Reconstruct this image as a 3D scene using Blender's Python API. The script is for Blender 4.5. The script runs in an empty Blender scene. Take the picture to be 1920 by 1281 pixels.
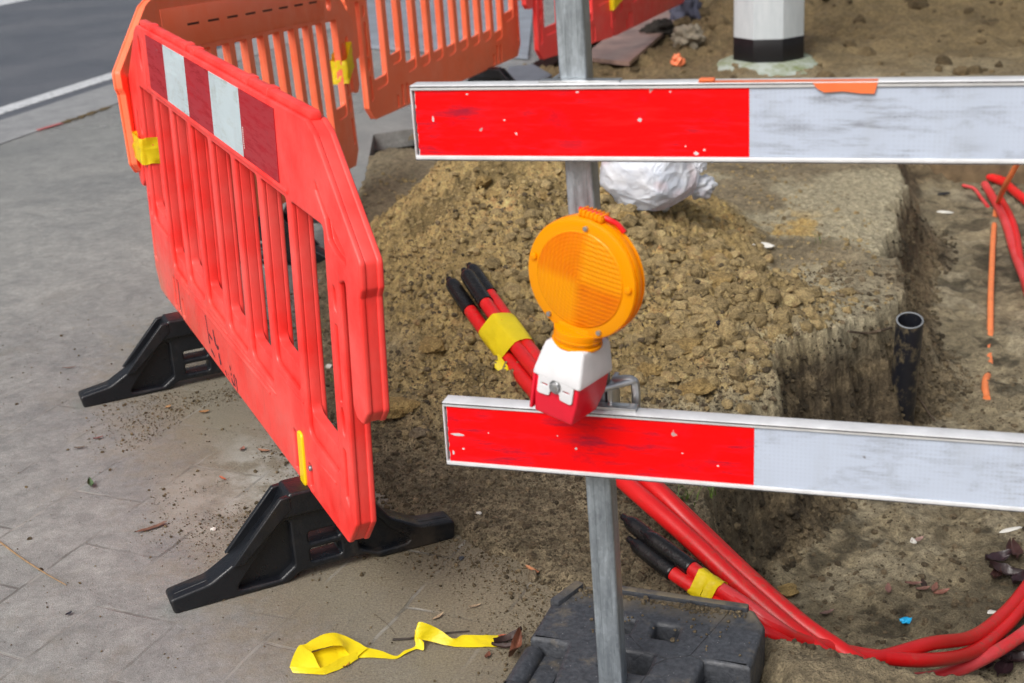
import bpy, bmesh, math, random
import numpy as np
from mathutils import Vector, Matrix, noise as mnoise
random.seed(7); RNG = np.random.default_rng(11)
scene = bpy.context.scene
COL = scene.collection
R = math.radians

# ------------------------------------------------------------------ camera
FPX, PITCH, ROLL, CAMH = 2544.667, R(20.902), R(-3.312), 1.499
fw = np.array([0, math.cos(PITCH), -math.sin(PITCH)])
r0 = np.array([1., 0, 0]); u0 = np.cross(r0, fw)
rt = math.cos(ROLL)*r0 + math.sin(ROLL)*u0
up_ = -math.sin(ROLL)*r0 + math.cos(ROLL)*u0
ORG = np.array([0, 0, CAMH])
def ray(px, py): return fw + rt*(px-960)/FPX - up_*(py-640.5)/FPX
def at(px, py, z=0.):                     # photo position -> point at height z
    d = ray(px, py); return ORG + d*((z-CAMH)/d[2])
def atd(px, py, d): return ORG + ray(px, py)*d

cam = bpy.data.cameras.new('camera'); camo = bpy.data.objects.new('camera', cam); COL.objects.link(camo)
cam.sensor_width = 36; cam.lens = FPX/1920*36; cam.clip_start = .05; cam.clip_end = 500
M = Matrix(((rt[0], up_[0], -fw[0], 0), (rt[1], up_[1], -fw[1], 0), (rt[2], up_[2], -fw[2], CAMH), (0, 0, 0, 1)))
camo.matrix_world = M; scene.camera = camo
cam.dof.use_dof = True; cam.dof.focus_distance = 2.85; cam.dof.aperture_fstop = 5.4

# ------------------------------------------------------------------ light
w = bpy.data.worlds.new('World'); scene.world = w; w.use_nodes = True
nt = w.node_tree; nt.nodes.clear()
SUN_EL, SUN_AZ = R(46), R(212)
sky = nt.nodes.new('ShaderNodeTexSky'); sky.sky_type = 'NISHITA'; sky.sun_disc = False
sky.sun_elevation = SUN_EL; sky.sun_rotation = SUN_AZ; sky.air_density = 1.0; sky.dust_density = 8.0; sky.ozone_density = 1.5
hs = nt.nodes.new('ShaderNodeHueSaturation'); hs.inputs['Saturation'].default_value = .45
bg = nt.nodes.new('ShaderNodeBackground'); bg.inputs['Strength'].default_value = .118
wo = nt.nodes.new('ShaderNodeOutputWorld')
nt.links.new(sky.outputs[0], hs.inputs['Color']); nt.links.new(hs.outputs[0], bg.inputs[0]); nt.links.new(bg.outputs[0], wo.inputs[0])
sl = bpy.data.lights.new('sun', 'SUN'); sl.energy = 2.1; sl.angle = R(34); sl.color = (1, .985, .965)
slo = bpy.data.objects.new('sun', sl); COL.objects.link(slo)
sd = Vector((math.sin(SUN_AZ)*math.cos(SUN_EL), math.cos(SUN_AZ)*math.cos(SUN_EL), math.sin(SUN_EL)))
slo.rotation_euler = sd.to_track_quat('Z', 'Y').to_euler()
scene.view_settings.view_transform = 'Standard'; scene.view_settings.look = 'None'
scene.view_settings.exposure = 0; scene.view_settings.gamma = 1
scene.render.engine = 'CYCLES'
try:
    scene.cycles.use_denoising = True; scene.cycles.denoiser = 'OPENIMAGEDENOISE'
    scene.cycles.denoising_input_passes = 'RGB_ALBEDO_NORMAL'
except Exception: pass
scene.cycles.max_bounces = 8; scene.cycles.diffuse_bounces = 4; scene.cycles.transmission_bounces = 6
scene.cycles.caustics_reflective = False; scene.cycles.caustics_refractive = False

# ------------------------------------------------------------------ material helper
class NT:
    def __init__(s, name, rough=.5, metal=0., spec=.5):
        s.m = bpy.data.materials.new(name); s.m.use_nodes = True; s.t = s.m.node_tree
        s.b = s.t.nodes['Principled BSDF']; s.b.inputs['Roughness'].default_value = rough
        s.b.inputs['Metallic'].default_value = metal; s.b.inputs['Specular IOR Level'].default_value = spec
        s.tc = s.t.nodes.new('ShaderNodeTexCoord')
    def n(s, typ, **kw):
        x = s.t.nodes.new('ShaderNode'+typ)
        for k, v in kw.items():
            if isinstance(k, str) and hasattr(x, k): setattr(x, k, v)
        return x
    def l(s, a, b): s.t.links.new(a, b)
    def coord(s, scale=(1, 1, 1), rot=(0, 0, 0), src='Object'):
        mp = s.n('Mapping'); mp.inputs['Scale'].default_value = scale; mp.inputs['Rotation'].default_value = rot
        s.l(s.tc.outputs[src], mp.inputs[0]); return mp.outputs[0]
    def noise(s, vec, scale, detail=4, rough=.55, dist=0.):
        x = s.n('TexNoise'); x.inputs['Scale'].default_value = scale; x.inputs['Detail'].default_value = detail
        x.inputs['Roughness'].default_value = rough; x.inputs['Distortion'].default_value = dist
        if vec is not None: s.l(vec, x.inputs['Vector'])
        return x.outputs['Fac']
    def vor(s, vec, scale, feature='F1', rand=1.):
        x = s.n('TexVoronoi'); x.feature = feature; x.inputs['Scale'].default_value = scale; x.inputs['Randomness'].default_value = rand
        s.l(vec, x.inputs['Vector']); return x
    def ramp(s, fac, *stops):
        x = s.n('ValToRGB'); e = x.color_ramp.elements
        while len(e) < len(stops): e.new(.5)
        for el, (p, c) in zip(e, stops):
            el.position = p; el.color = (c, c, c, 1) if not isinstance(c, tuple) else (*c, 1)
        s.l(fac, x.inputs[0]); return x.outputs[0]
    def mix(s, fac, a, b, mode='MIX'):
        x = s.n('MixRGB'); x.blend_type = mode
        for i, v in ((0, fac), (1, a), (2, b)):
            if isinstance(v, tuple): x.inputs[i].default_value = (*v, 1)
            elif isinstance(v, (int, float)): x.inputs[i].default_value = v if i == 0 else (v, v, v, 1)
            else: s.l(v, x.inputs[i])
        return x.outputs[0]
    def math(s, op, a, b=0.):
        x = s.n('Math'); x.operation = op
        for i, v in ((0, a), (1, b)):
            if isinstance(v, (int, float)): x.inputs[i].default_value = v
            else: s.l(v, x.inputs[i])
        return x.outputs[0]
    def sep(s, vec):
        x = s.n('SeparateXYZ'); s.l(vec, x.inputs[0]); return x.outputs
    def col(s, c):
        if isinstance(c, tuple): s.b.inputs['Base Color'].default_value = (*c, 1)
        else: s.l(c, s.b.inputs['Base Color'])
    def rough(s, c): s.l(c, s.b.inputs['Roughness'])
    def bump(s, h, strength=.3, dist=.01, prev=None):
        x = s.n('Bump'); x.inputs['Strength'].default_value = strength; x.inputs['Distance'].default_value = dist
        s.l(h, x.inputs['Height'])
        if prev is not None: s.l(prev, x.inputs['Normal'])
        s.l(x.outputs[0], s.b.inputs['Normal']); return x.outputs[0]

def plastic(name, base, worn_sheen, low=.12, rough=.42, dirtcol=(.10, .075, .05), dirt=1.):
    m = NT(name, rough); c = m.coord()
    f1 = m.ramp(m.noise(c, 5, 5, .6), (.35, 0.), (.75, 1.))
    cc = m.mix(m.math('MULTIPLY', f1, .6), base, worn_sheen)  # pale wear blotches, raised to paint in some sky sheen
    # vertical streaks and scuffs
    st = m.ramp(m.noise(m.coord((9, 9, 1.2)), 6, 5, .6), (.60, 0.), (.80, 1.))
    cc = m.mix(m.math('MULTIPLY', st, .34*dirt), cc, tuple(x*.35+.04 for x in base))
    sp = m.ramp(m.noise(m.coord((1, 1, .45)), 95, 4, .65), (.575, 0.), (.63, 1.))
    z = m.sep(m.tc.outputs['Object'])[2]
    lowf = m.n('MapRange'); m.l(z, lowf.inputs[0]); lowf.inputs[1].default_value = low+.12; lowf.inputs[2].default_value = low-.1
    ux = m.n('MapRange'); m.l(m.sep(m.tc.outputs['Object'])[0], ux.inputs[0]); ux.inputs[1].default_value = .55; ux.inputs[2].default_value = 1.6
    pat = m.math('MULTIPLY', m.ramp(m.noise(c, 3.2, 3), (.36, .15), (.62, 1.)), m.math('ADD', m.math('MULTIPLY', ux.outputs[0], .9), .12))
    d = m.math('MULTIPLY', sp, m.math('MULTIPLY', m.math('ADD', m.math('MULTIPLY', lowf.outputs[0], .9), .12), pat))
    cc = m.mix(m.math('MULTIPLY', d, .75*dirt), cc, dirtcol)
    film = m.math('MULTIPLY', m.math('MULTIPLY', lowf.outputs[0], pat), .55*dirt)
    cc = m.mix(film, cc, (.33, .25, .17))
    m.col(cc); m.rough(m.ramp(m.noise(c, 22, 4), (.3, rough-.08), (.7, rough+.14)))
    m.bump(m.noise(c, 60, 3), .12, .004)
    m.b.inputs['Subsurface Weight'].default_value = .0
    return m.m
MAT_RED = plastic('red_plastic', (.93, .030, .024), (.90, .17, .15))
MAT_ORANGE = plastic('orange_plastic', (1., .165, .06), (1., .27, .16), dirt=.55)
MAT_RED2 = plastic('deep_red_plastic', (.92, .045, .045), (.90, .14, .13))

def black_plastic(name, base=(.012, .013, .016), rough=.42, dust=(.16, .125, .085), amt=.5, scale=1.):
    m = NT(name, rough); c = m.coord()
    n1 = m.ramp(m.noise(c, 7*scale, 6, .7), (.52, 0.), (.75, 1.))
    z = m.sep(m.tc.outputs['Object'])[2]
    lf = m.n('MapRange'); m.l(z, lf.inputs[0]); lf.inputs[1].default_value = .12; lf.inputs[2].default_value = .0
    f = m.math('MULTIPLY', n1, m.math('ADD', m.math('MULTIPLY', lf.outputs[0], amt*.8), amt*.25))
    m.col(m.mix(f, base, dust)); m.rough(m.ramp(m.noise(c, 30, 4), (.3, rough-.12), (.75, rough+.2)))
    m.bump(m.noise(c, 160, 3, .6), .25, .004); return m.m
MAT_FOOT = black_plastic('black_foot_plastic', (.006, .0075, .0105), .34, amt=.38)
MAT_CAP = black_plastic('black_shrink_cap', (.007, .007, .008), .22, amt=.06)

def simple(name, colr, rough=.5, metal=0., var=.25, nscale=12, bump=.1, bscale=60, bdist=.003):
    m = NT(name, rough, metal); c = m.coord()
    f = m.noise(c, nscale, 5, .6)
    m.col(m.mix(m.ramp(f, (.3, 0.), (.72, 1.)), tuple(x*(1-var) for x in colr), tuple(min(1, x*(1+var*.6)) for x in colr)))
    if bump: m.bump(m.noise(c, bscale, 4), bump, bdist)
    return m.m
MAT_YELLOW_CLIP = simple('yellow_plastic', (.90, .62, .005), .38, var=.08)

def tape_mat(name, colr):
    m = NT(name, .38); c = m.coord()
    f = m.ramp(m.noise(c, 14, 4), (.3, 0.), (.7, 1.))
    m.col(m.mix(f, tuple(x*.85 for x in colr), colr)); m.bump(m.noise(m.coord((1, 1, 3)), 25, 4), .5, .006)
    tr = m.n('BsdfTranslucent'); tr.inputs[0].default_value = (*colr, 1)
    mx = m.n('MixShader'); mx.inputs[0].default_value = .18
    out = [x for x in m.t.nodes if x.type == 'OUTPUT_MATERIAL'][0]
    m.l(m.b.outputs[0], mx.inputs[1]); m.l(tr.outputs[0], mx.inputs[2]); m.l(mx.outputs[0], out.inputs[0]); return m.m
MAT_TAPE = tape_mat('yellow_tape', (.93, .74, .012))

def sheet(name, colr, scratch, hexa=False, amt=1., hs=150.):
    m = NT(name, .35); c = m.coord()
    s1 = m.ramp(m.noise(m.coord((1.2, 1, 9)), 7, 7, .72), (.49, 0.), (.64, 1.))
    s1m = m.math('MULTIPLY', s1, m.ramp(m.noise(c, 6, 2), (.42, 0.), (.58, 1.)))
    cc = m.mix(m.math('MULTIPLY', s1m, .7*amt), colr, scratch)
    sm_ = m.math('MULTIPLY', m.ramp(m.noise(m.coord((1, 1, 2)), 13, 5, .7), (.54, 0.), (.70, 1.)), .42*amt); cc = m.mix(sm_, cc, scratch)
    chips = m.ramp(m.noise(c, 42, 2, .4), (.735, 0.), (.75, 1.))
    cc = m.mix(m.math('MULTIPLY', chips, .8), cc, (.42, .40, .38) if not hexa else (.12, .10, .09))
    if hexa:
        v = m.vor(m.coord((1, 0, 1.0)), hs, 'F1', .0)
        hx = m.ramp(v.outputs['Distance'], (.15, 0.), (.40, 1.))
        cc = m.mix(m.math('MULTIPLY', hx, m.ramp(m.noise(c, 9, 3), (.35, .0), (.6, .22))), cc, tuple(x*1.3 for x in colr))
        cc = m.mix(m.ramp(m.noise(m.coord((1, 1, .5)), 11, 5, .65), (.52, 0.), (.85, .45)), cc, (.34, .36, .38))
    m.col(cc); m.rough(m.ramp(s1, (0., .33), (1., .6))); m.b.inputs['Specular IOR Level'].default_value = .25
    return m.m
MAT_SHEET_RED = sheet('red_reflective_sheet', (.90, .0012, .003), (.24, .006, .03))
MAT_SHEET_WHITE = sheet('white_reflective_sheet', (.46, .52, .63), (.20, .21, .24), True, 1.15)
MAT_PANEL_RED = sheet('dark_red_reflective_sheet', (.42, .012, .022), (.16, .006, .012), False, .8)
MAT_PANEL_WHITE = sheet('pale_reflective_sheet', (.54, .64, .68), (.25, .25, .18), True, 1., 420)

def galvanised():
    m = NT('galvanised_steel', .42, .75); c = m.coord((5, 5, .6))
    f = m.noise(c, 18, 6, .65); v = m.vor(m.coord((1, 1, .6)), 190)
    cc = m.mix(m.ramp(f, (.3, 0.), (.7, 1.)), (.24, .275, .31), (.47, .525, .57))
    cc = m.mix(.10, cc, m.sep(v.outputs['Color'])[0], 'OVERLAY')
    cc = m.mix(m.ramp(m.noise(m.coord((1, 1, .5)), 16, 6, .7), (.60, 0.), (.74, .6)), cc, (.07, .075, .08))
    m.col(cc); m.rough(m.ramp(f, (.3, .35), (.7, .58))); m.bump(f, .08, .003); return m.m
MAT_GALV = galvanised()
MAT_ALU = simple('aluminium_profile', (.76, .77, .79), .36, .25, .16, 25, .05)
MAT_BOLT = simple('zinc_bolt', (.55, .56, .57), .3, .9, .2, 60)

def soil_mat():
    m = NT('soil', .82, 0, .35); a = m.n('Attribute'); a.attribute_name = 'tint'
    c = m.coord()
    f = m.noise(c, 38, 8, .68); g = m.noise(c, 210, 4, .6)
    cc = m.mix(.9, a.outputs['Color'], m.mix(m.ramp(f, (.30, 0.), (.70, 1.)), (.22, .21, .20), (.74, .73, .71)), 'OVERLAY')
    cc = m.mix(.7, cc, m.mix(m.ramp(g, (.3, 0.), (.7, 1.)), (.24, .24, .24), (.74, .74, .73)), 'OVERLAY')
    gr = m.vor(c, 95); spk = m.ramp(gr.outputs['Distance'], (.07, 1.), (.13, 0.))
    sel = m.ramp(m.sep(gr.outputs['Color'])[0], (.80, 0.), (.84, 1.))
    cc = m.mix(m.math('MULTIPLY', m.math('MULTIPLY', spk, sel), .7), cc, m.mix(m.sep(gr.outputs['Color'])[1], (.035, .03, .03), (.50, .43, .30)))
    m.col(cc)
    m.rough(m.ramp(m.noise(c, 6, 4), (.35, .62), (.7, .95)))
    b1 = m.bump(m.math('ADD', m.math('MULTIPLY', f, 1.3), m.math('MULTIPLY', g, .6)), 1., .022)
    m.bump(m.noise(c, 700, 3, .6), .4, .002, b1)
    return m.m
MAT_SOIL = soil_mat()

# ------------------------------------------------------------------ mesh helpers
def link(name, me, mats=None, parent=None, loc=None):
    o = bpy.data.objects.new(name, me); COL.objects.link(o)
    if mats is not None:
        for m in (mats if isinstance(mats, (list, tuple)) else [mats]): me.materials.append(m)
    if parent is not None: o.parent = parent
    if loc is not None: o.location = loc
    return o
def tag(o, label, cat, group=None, kind=None):
    if label: o['label'] = label
    if cat: o['category'] = cat
    if group: o['group'] = group
    if kind: o['kind'] = kind
    return o
def empty(name, mat, label, cat, group=None):
    o = bpy.data.objects.new(name, None); COL.objects.link(o); o.empty_display_size = .05
    o.matrix_world = mat if isinstance(mat, Matrix) else Matrix.Translation(Vector(mat)); return tag(o, label, cat, group)
def frame(o, x, z):                       # matrix with given x axis and approx z axis
    x = Vector(x).normalized(); z = Vector(z); y = z.cross(x).normalized(); z = x.cross(y)
    return Matrix(((x.x, y.x, z.x, o[0]), (x.y, y.y, z.y, o[1]), (x.z, y.z, z.z, o[2]), (0, 0, 0, 1)))
def smooth(me, ang=35):
    for p in me.polygons: p.use_smooth = True
    try: me.set_sharp_from_angle(angle=R(ang))
    except Exception: pass
def from_np(name, v, f, sm=True, col=None):
    me = bpy.data.meshes.new(name); v = np.asarray(v, np.float32); f = np.asarray(f, np.int32)
    me.vertices.add(len(v)); me.vertices.foreach_set('co', v.ravel())
    k = f.shape[1]; me.loops.add(f.size); me.loops.foreach_set('vertex_index', f.ravel())
    me.polygons.add(len(f)); me.polygons.foreach_set('loop_start', np.arange(0, f.size, k, dtype=np.int32))
    try: me.polygons.foreach_set('loop_total', np.full(len(f), k, np.int32))
    except Exception: pass
    me.polygons.foreach_set('use_smooth', np.full(len(f), sm))
    if col is not None:
        at_ = me.color_attributes.new('tint', 'FLOAT_COLOR', 'POINT')
        at_.data.foreach_set('color', np.hstack([col, np.ones((len(v), 1))]).astype(np.float32).ravel())
    me.update(calc_edges=True); me.validate(); return me
class MB:
    def __init__(s): s.bm = bmesh.new()
    def add(s, me, mat=None):
        me = me.copy()
        if mat is not None: me.transform(mat)
        s.bm.from_mesh(me); bpy.data.meshes.remove(me); return s
    def box(s, x0, x1, y0, y1, z0, z1, bev=0., seg=2, mat=None, mi=0):
        b = bmesh.new(); r = bmesh.ops.create_cube(b, size=1)
        for v in b.verts: v.co = Vector((x0+(v.co.x+.5)*(x1-x0), y0+(v.co.y+.5)*(y1-y0), z0+(v.co.z+.5)*(z1-z0)))
        if bev: bmesh.ops.bevel(b, geom=b.edges[:], offset=bev, segments=seg, profile=.5, affect='EDGES')
        for f in b.faces: f.material_index = mi
        me = bpy.data.meshes.new('t'); b.to_mesh(me); b.free(); s.add(me, mat); bpy.data.meshes.remove(me); return s
    def cyl(s, p0, p1, ra, rb=None, n=16, bev=0., mi=0):
        p0, p1 = Vector(p0), Vector(p1); b = bmesh.new()
        bmesh.ops.create_cone(b, cap_ends=True, segments=n, radius1=ra, radius2=ra if rb is None else rb, depth=(p1-p0).length)
        if bev: bmesh.ops.bevel(b, geom=[e for e in b.edges if len(e.link_faces) == 2 and min(len(f.verts) for f in e.link_faces) != max(len(f.verts) for f in e.link_faces)], offset=bev, segments=2, profile=.5, affect='EDGES')
        for f in b.faces: f.material_index = mi
        m = (p1-p0).to_track_quat('Z', 'Y').to_matrix().to_4x4(); m.translation = (p0+p1)/2
        me = bpy.data.meshes.new('t'); b.to_mesh(me); b.free(); s.add(me, m); bpy.data.meshes.remove(me); return s
    def done(s, name, mats=None, parent=None, ang=35, loc=None):
        me = bpy.data.meshes.new(name); s.bm.to_mesh(me); s.bm.free(); smooth(me, ang); return link(name, me, mats, parent, loc)
def rpoly(pts, r=.006, seg=4):            # polygon with rounded corners; a point may carry its own radius
    out = []; n = len(pts)
    for i in range(n):
        p = Vector(pts[i][:2]); rr = pts[i][2] if len(pts[i]) > 2 else r
        a = Vector(pts[i-1][:2])-p; b = Vector(pts[(i+1) % n][:2])-p
        la, lb = a.length, b.length
        if rr <= 0 or la < 1e-6 or lb < 1e-6: out.append(tuple(p)); continue
        a.normalize(); b.normalize(); an = a.angle(b, math.pi)
        if an > math.pi-.02: out.append(tuple(p)); continue
        t = min(rr/math.tan(an/2), la*.48, lb*.48); p0, p1 = p+a*t, p+b*t
        for k in range(seg+1):
            q = k/seg; out.append(tuple((1-q)**2*p0+2*q*(1-q)*p+q*q*p1))
    return out
def ell(cx, cy, a, b, n=20): return [(cx+a*math.cos(2*math.pi*k/n), cy+b*math.sin(2*math.pi*k/n)) for k in range(n)]
def plate(outer, holes, thick, bev, y=0., vert=True):   # flat shape with holes; standing in XZ (centre plane y) or lying in XY
    cu = bpy.data.curves.new('c', 'CURVE'); cu.dimensions = '2D'; cu.fill_mode = 'BOTH'
    cu.extrude = max(thick/2-bev, 0); cu.bevel_depth = bev; cu.bevel_resolution = 2; cu.offset = -bev
    for pts in [outer]+list(holes):
        sp = cu.splines.new('POLY'); sp.points.add(len(pts)-1)
        for q, p in zip(sp.points, pts): q.co = (p[0], p[1], 0, 1)
        sp.use_cyclic_u = True
    o = bpy.data.objects.new('c', cu); COL.objects.link(o)
    dg = bpy.context.evaluated_depsgraph_get(); dg.update()
    me = bpy.data.meshes.new_from_object(o.evaluated_get(dg)); bpy.data.objects.remove(o); bpy.data.curves.remove(cu)
    if vert: me.transform(Matrix(((1, 0, 0, 0), (0, 0, -1, y), (0, 1, 0, 0), (0, 0, 0, 1))))
    return me
def catmull(P, n=12):
    P = [np.array(p, float) for p in P]; P = [2*P[0]-P[1]]+P+[2*P[-1]-P[-2]]; out = []
    for i in range(1, len(P)-2):
        for k in range(n):
            t = k/n; a, b, c, d = P[i-1:i+3]
            out.append(.5*((2*b)+(-a+c)*t+(2*a-5*b+4*c-d)*t*t+(-a+3*b-3*c+d)*t**3))
    out.append(P[-2]); return np.array(out)
def tube(path, rad, n=14, caps=True):
    P = np.array(path, float); m = len(P); rad = np.full(m, rad) if np.isscalar(rad) else np.asarray(rad)
    T = np.gradient(P, axis=0); T /= np.linalg.norm(T, axis=1)[:, None]+1e-12
    nrm = np.cross(T[0], [0, 0, 1.]); 
    if np.linalg.norm(nrm) < 1e-3: nrm = np.cross(T[0], [0, 1., 0])
    nrm /= np.linalg.norm(nrm); V = []
    for i in range(m):
        nrm = nrm-T[i]*(nrm@T[i]); nrm /= np.linalg.norm(nrm); b = np.cross(T[i], nrm)
        a = np.linspace(0, 2*np.pi, n, endpoint=False)
        V.append(P[i]+rad[i]*(np.cos(a)[:, None]*nrm+np.sin(a)[:, None]*b))
    V = np.concatenate(V); F = []
    for i in range(m-1):
        for k in range(n): F.append((i*n+k, i*n+(k+1) % n, (i+1)*n+(k+1) % n, (i+1)*n+k))
    me = bpy.data.meshes.new('t')
    faces = [tuple(f) for f in F]
    if caps: faces += [tuple(range(n))[::-1], tuple((m-1)*n+k for k in range(n))]
    me.from_pydata([tuple(v) for v in V], [], faces); smooth(me, 50); return me

# ------------------------------------------------------------------ noise in numpy
def _hash(ix, iy, s):
    h = (ix.astype(np.int64)*374761393+iy.astype(np.int64)*668265263+s*1442695041) & 0x7fffffff
    h = ((h ^ (h >> 13))*1274126177) & 0x7fffffff
    return ((h ^ (h >> 16)) & 0xffff)/65535.
def vnoise(x, y, s=0):
    ix, iy = np.floor(x), np.floor(y); fx, fy = x-ix, y-iy
    fx = fx*fx*fx*(fx*(fx*6-15)+10); fy = fy*fy*fy*(fy*(fy*6-15)+10)
    a, b, c, d = _hash(ix, iy, s), _hash(ix+1, iy, s), _hash(ix, iy+1, s), _hash(ix+1, iy+1, s)
    return (a*(1-fx)+b*fx)*(1-fy)+(c*(1-fx)+d*fx)*fy
def fbm(x, y, f, o=4, s=0, g=.5):
    t = 0; am = 1; tot = 0
    for k in range(o):
        ca, sa = math.cos(.7*k+.3), math.sin(.7*k+.3)
        t = t+am*vnoise((ca*x-sa*y)*f+k*17.3, (sa*x+ca*y)*f+k*9.1, s+k); tot += am; am *= g; f *= 2.03
    return t/tot
def worley(x, y, f, s=0):
    X, Y = x*f, y*f; ix, iy = np.floor(X), np.floor(Y); best = np.full(X.shape, 9.)
    for dx in (-1, 0, 1):
        for dy in (-1, 0, 1):
            cx, cy = ix+dx, iy+dy
            px, py = cx+_hash(cx, cy, s), cy+_hash(cx, cy, s+5)
            best = np.minimum(best, (px-X)**2+(py-Y)**2)
    return np.sqrt(best)
def sstep(a, b, x):
    t = np.clip((x-a)/(b-a), 0, 1); return t*t*(3-2*t)
def polysd(poly, x, y):                   # signed distance, positive inside
    poly = np.asarray(poly)[:, :2]; d = np.full(x.shape, 1e9); ins = np.zeros(x.shape, bool); n = len(poly)
    for i in range(n):
        a, b = poly[i], poly[(i+1) % n]; e = b-a
        t = np.clip(((x-a[0])*e[0]+(y-a[1])*e[1])/(e@e+1e-12), 0, 1)
        d = np.minimum(d, (x-a[0]-t*e[0])**2+(y-a[1]-t*e[1])**2)
        c = ((a[1] > y) != (b[1] > y)) & (x < (b[0]-a[0])*(y-a[1])/((b[1]-a[1]) if abs(b[1]-a[1]) > 1e-9 else 1e-9)+a[0])
        ins ^= c
    return np.where(ins, 1, -1)*np.sqrt(d)

# ------------------------------------------------------------------ terrain
PIT = [np.array([2.25, 7.15, 0]), np.array([2.0, 7.1, 0])]+[at(*p) for p in [(1690, 318), (1668, 450), (1674, 572), (1616, 602), (1545, 640), (1470, 695), (1420, 762), (1380, 830), (1335, 915), (1304, 985), (1296, 1040), (1335, 1125), (1425, 1216), (1560, 1243), (1720, 1290)]]
PIT += [np.array([1.1, 1.93, 0]), np.array([5.5, 1.7, 0]), np.array([6.0, 7.6, 0]), np.array([3.4, 7.4, 0])]
SOIL = [at(*p) for p in [(690, 296), (640, 420), (600, 480), (560, 560), (570, 690), (615, 800), (650, 900), (740, 968), (858, 1004), (1000, 1082), (1045, 1110), (1075, 1160)]]
SOIL += [np.array([.08, 2.25, 0]), np.array([.42, 2.16, 0]), np.array([.47, 1.2, 0]), np.array([9, .8, 0]), np.array([12, 26, 0]), np.array([3.6, 17, 0])]
SOIL += [at(*p) for p in [(1290, 2), (1120, 122), (985, 128), (775, 236)]]
PITD = .43
def height(x, y, micro=True):
    wob = .05*(fbm(x, y, 3.1, 3, 21)-.5)
    ds = polysd(SOIL, x, y)+.09*(fbm(x, y, 9, 4, 3, .6)-.5)
    h = -.035+.055*sstep(-.035, .06, ds)+.02*sstep(.05, .5, ds)*(fbm(x, y, 2.2, 3, 5)-.2)
    # heap
    wx, wy = x+.10*(fbm(x, y, 2.6, 3, 40)-.5), y+.12*(fbm(x, y, 2.6, 3, 50)-.5)
    dx, dy = wx-.03, wy-4.85
    rr = np.sqrt(np.where(dx < 0, dx/.62, dx/.95)**2+np.where(dy < 0, dy/1.35, dy/1.0)**2)
    heap = .50*np.clip(1-rr, 0, 1)**1.05
    rr2 = np.sqrt(((wx-.42)/.62)**2+((wy-3.95)/.75)**2); heap = np.maximum(heap, .15*np.clip(1-rr2, 0, 1)**.8)
    rr3 = np.sqrt(((wx+.05)/.42)**2+((wy-3.5)/.5)**2); heap = np.maximum(heap, .09*np.clip(1-rr3, 0, 1)**.8)
    hm = np.clip(heap/.06, 0, 1)
    h = h+heap
    # soil bank at the back and spoil around the pole
    h = h+1.25*sstep(9.6, 14.5, y+.28*x+1.2*(fbm(x, y, .8, 3, 9)-.5))*sstep(.6, 2.4, x-.16*(y-8))
    h = h+.10*sstep(7.0, 8.6, y)*sstep(1.0, 1.4, x-.3*(y-8.0))*fbm(x, y, 2.0, 3, 60)
    h = h-.10*sstep(.30, .0, np.hypot(x+.42, (y-6.95)*.8))
    # pit
    q_ = .25+.75*sstep(2.2, 2.7, y); d = polysd(PIT, x, y)+q_*(.10*(fbm(x, y, 3.5, 3, 31)-.5)+.06*(fbm(x, y, 13, 4, 33, .6)-.5)+.010*(fbm(x, y, 42, 3, 35, .6)-.5))
    wid = .09+.24*fbm(x, y, 1.3, 2, 77)*sstep(2.2, 3.4, y)*(1-.75*sstep(.5, .15, np.hypot(x-1.15, y-4.0)))
    lip = sstep(-.14, 0., d)*.022*sstep(2.1, 2.5, y)
    h = h+.012*sstep(.36, .50, x)*sstep(2.35, 2.15, y)*sstep(.05, -.02, d)
    tt_ = np.clip(d/wid, 0, 1); dep = PITD*(1-(1-tt_)**1.9)*(1-.12*(fbm(x, y, 2.0, 3, 15)))
    inpit = sstep(.2, .95, d/wid)
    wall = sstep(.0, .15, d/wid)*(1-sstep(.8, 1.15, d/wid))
    h = h-lip-dep+wall*.07*(fbm(x, y, 11, 4, 91, .6)-.5)+inpit*(.055*(fbm(x, y, 5, 4, 95, .55)-.5)+.03*np.clip(.5-worley(x, y, 13, 96), 0, 1))
    sm = sstep(-.02, .05, ds)
    if micro:
        amp = sm*(.016+.030*hm+.10*sstep(7.5, 9.5, y))*(1-.35*inpit)
        h = h+amp*(fbm(x, y, 9, 5, 2, .62)-.5)*1.6
        cl = np.clip(.55-worley(x, y, 26, 4), 0, 1); h = h+sm*cl*(.012+.034*hm)*(1-.55*inpit)
        cl2 = np.clip(.5-worley(x, y, 62, 8), 0, 1); h = h+sm*cl2*(.008+.014*hm)
        # tyre and bucket prints on the flat ground
        ru = np.sin((x*.45+y)*46+3*fbm(x, y, 4, 2, 70)); rm = sstep(.5, .2, np.hypot(x-1.0, (y-4.75)*.7))
        h = h+.008*ru*rm*(1-inpit)*sm
    return h, ds, hm, d, inpit, wall
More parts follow.
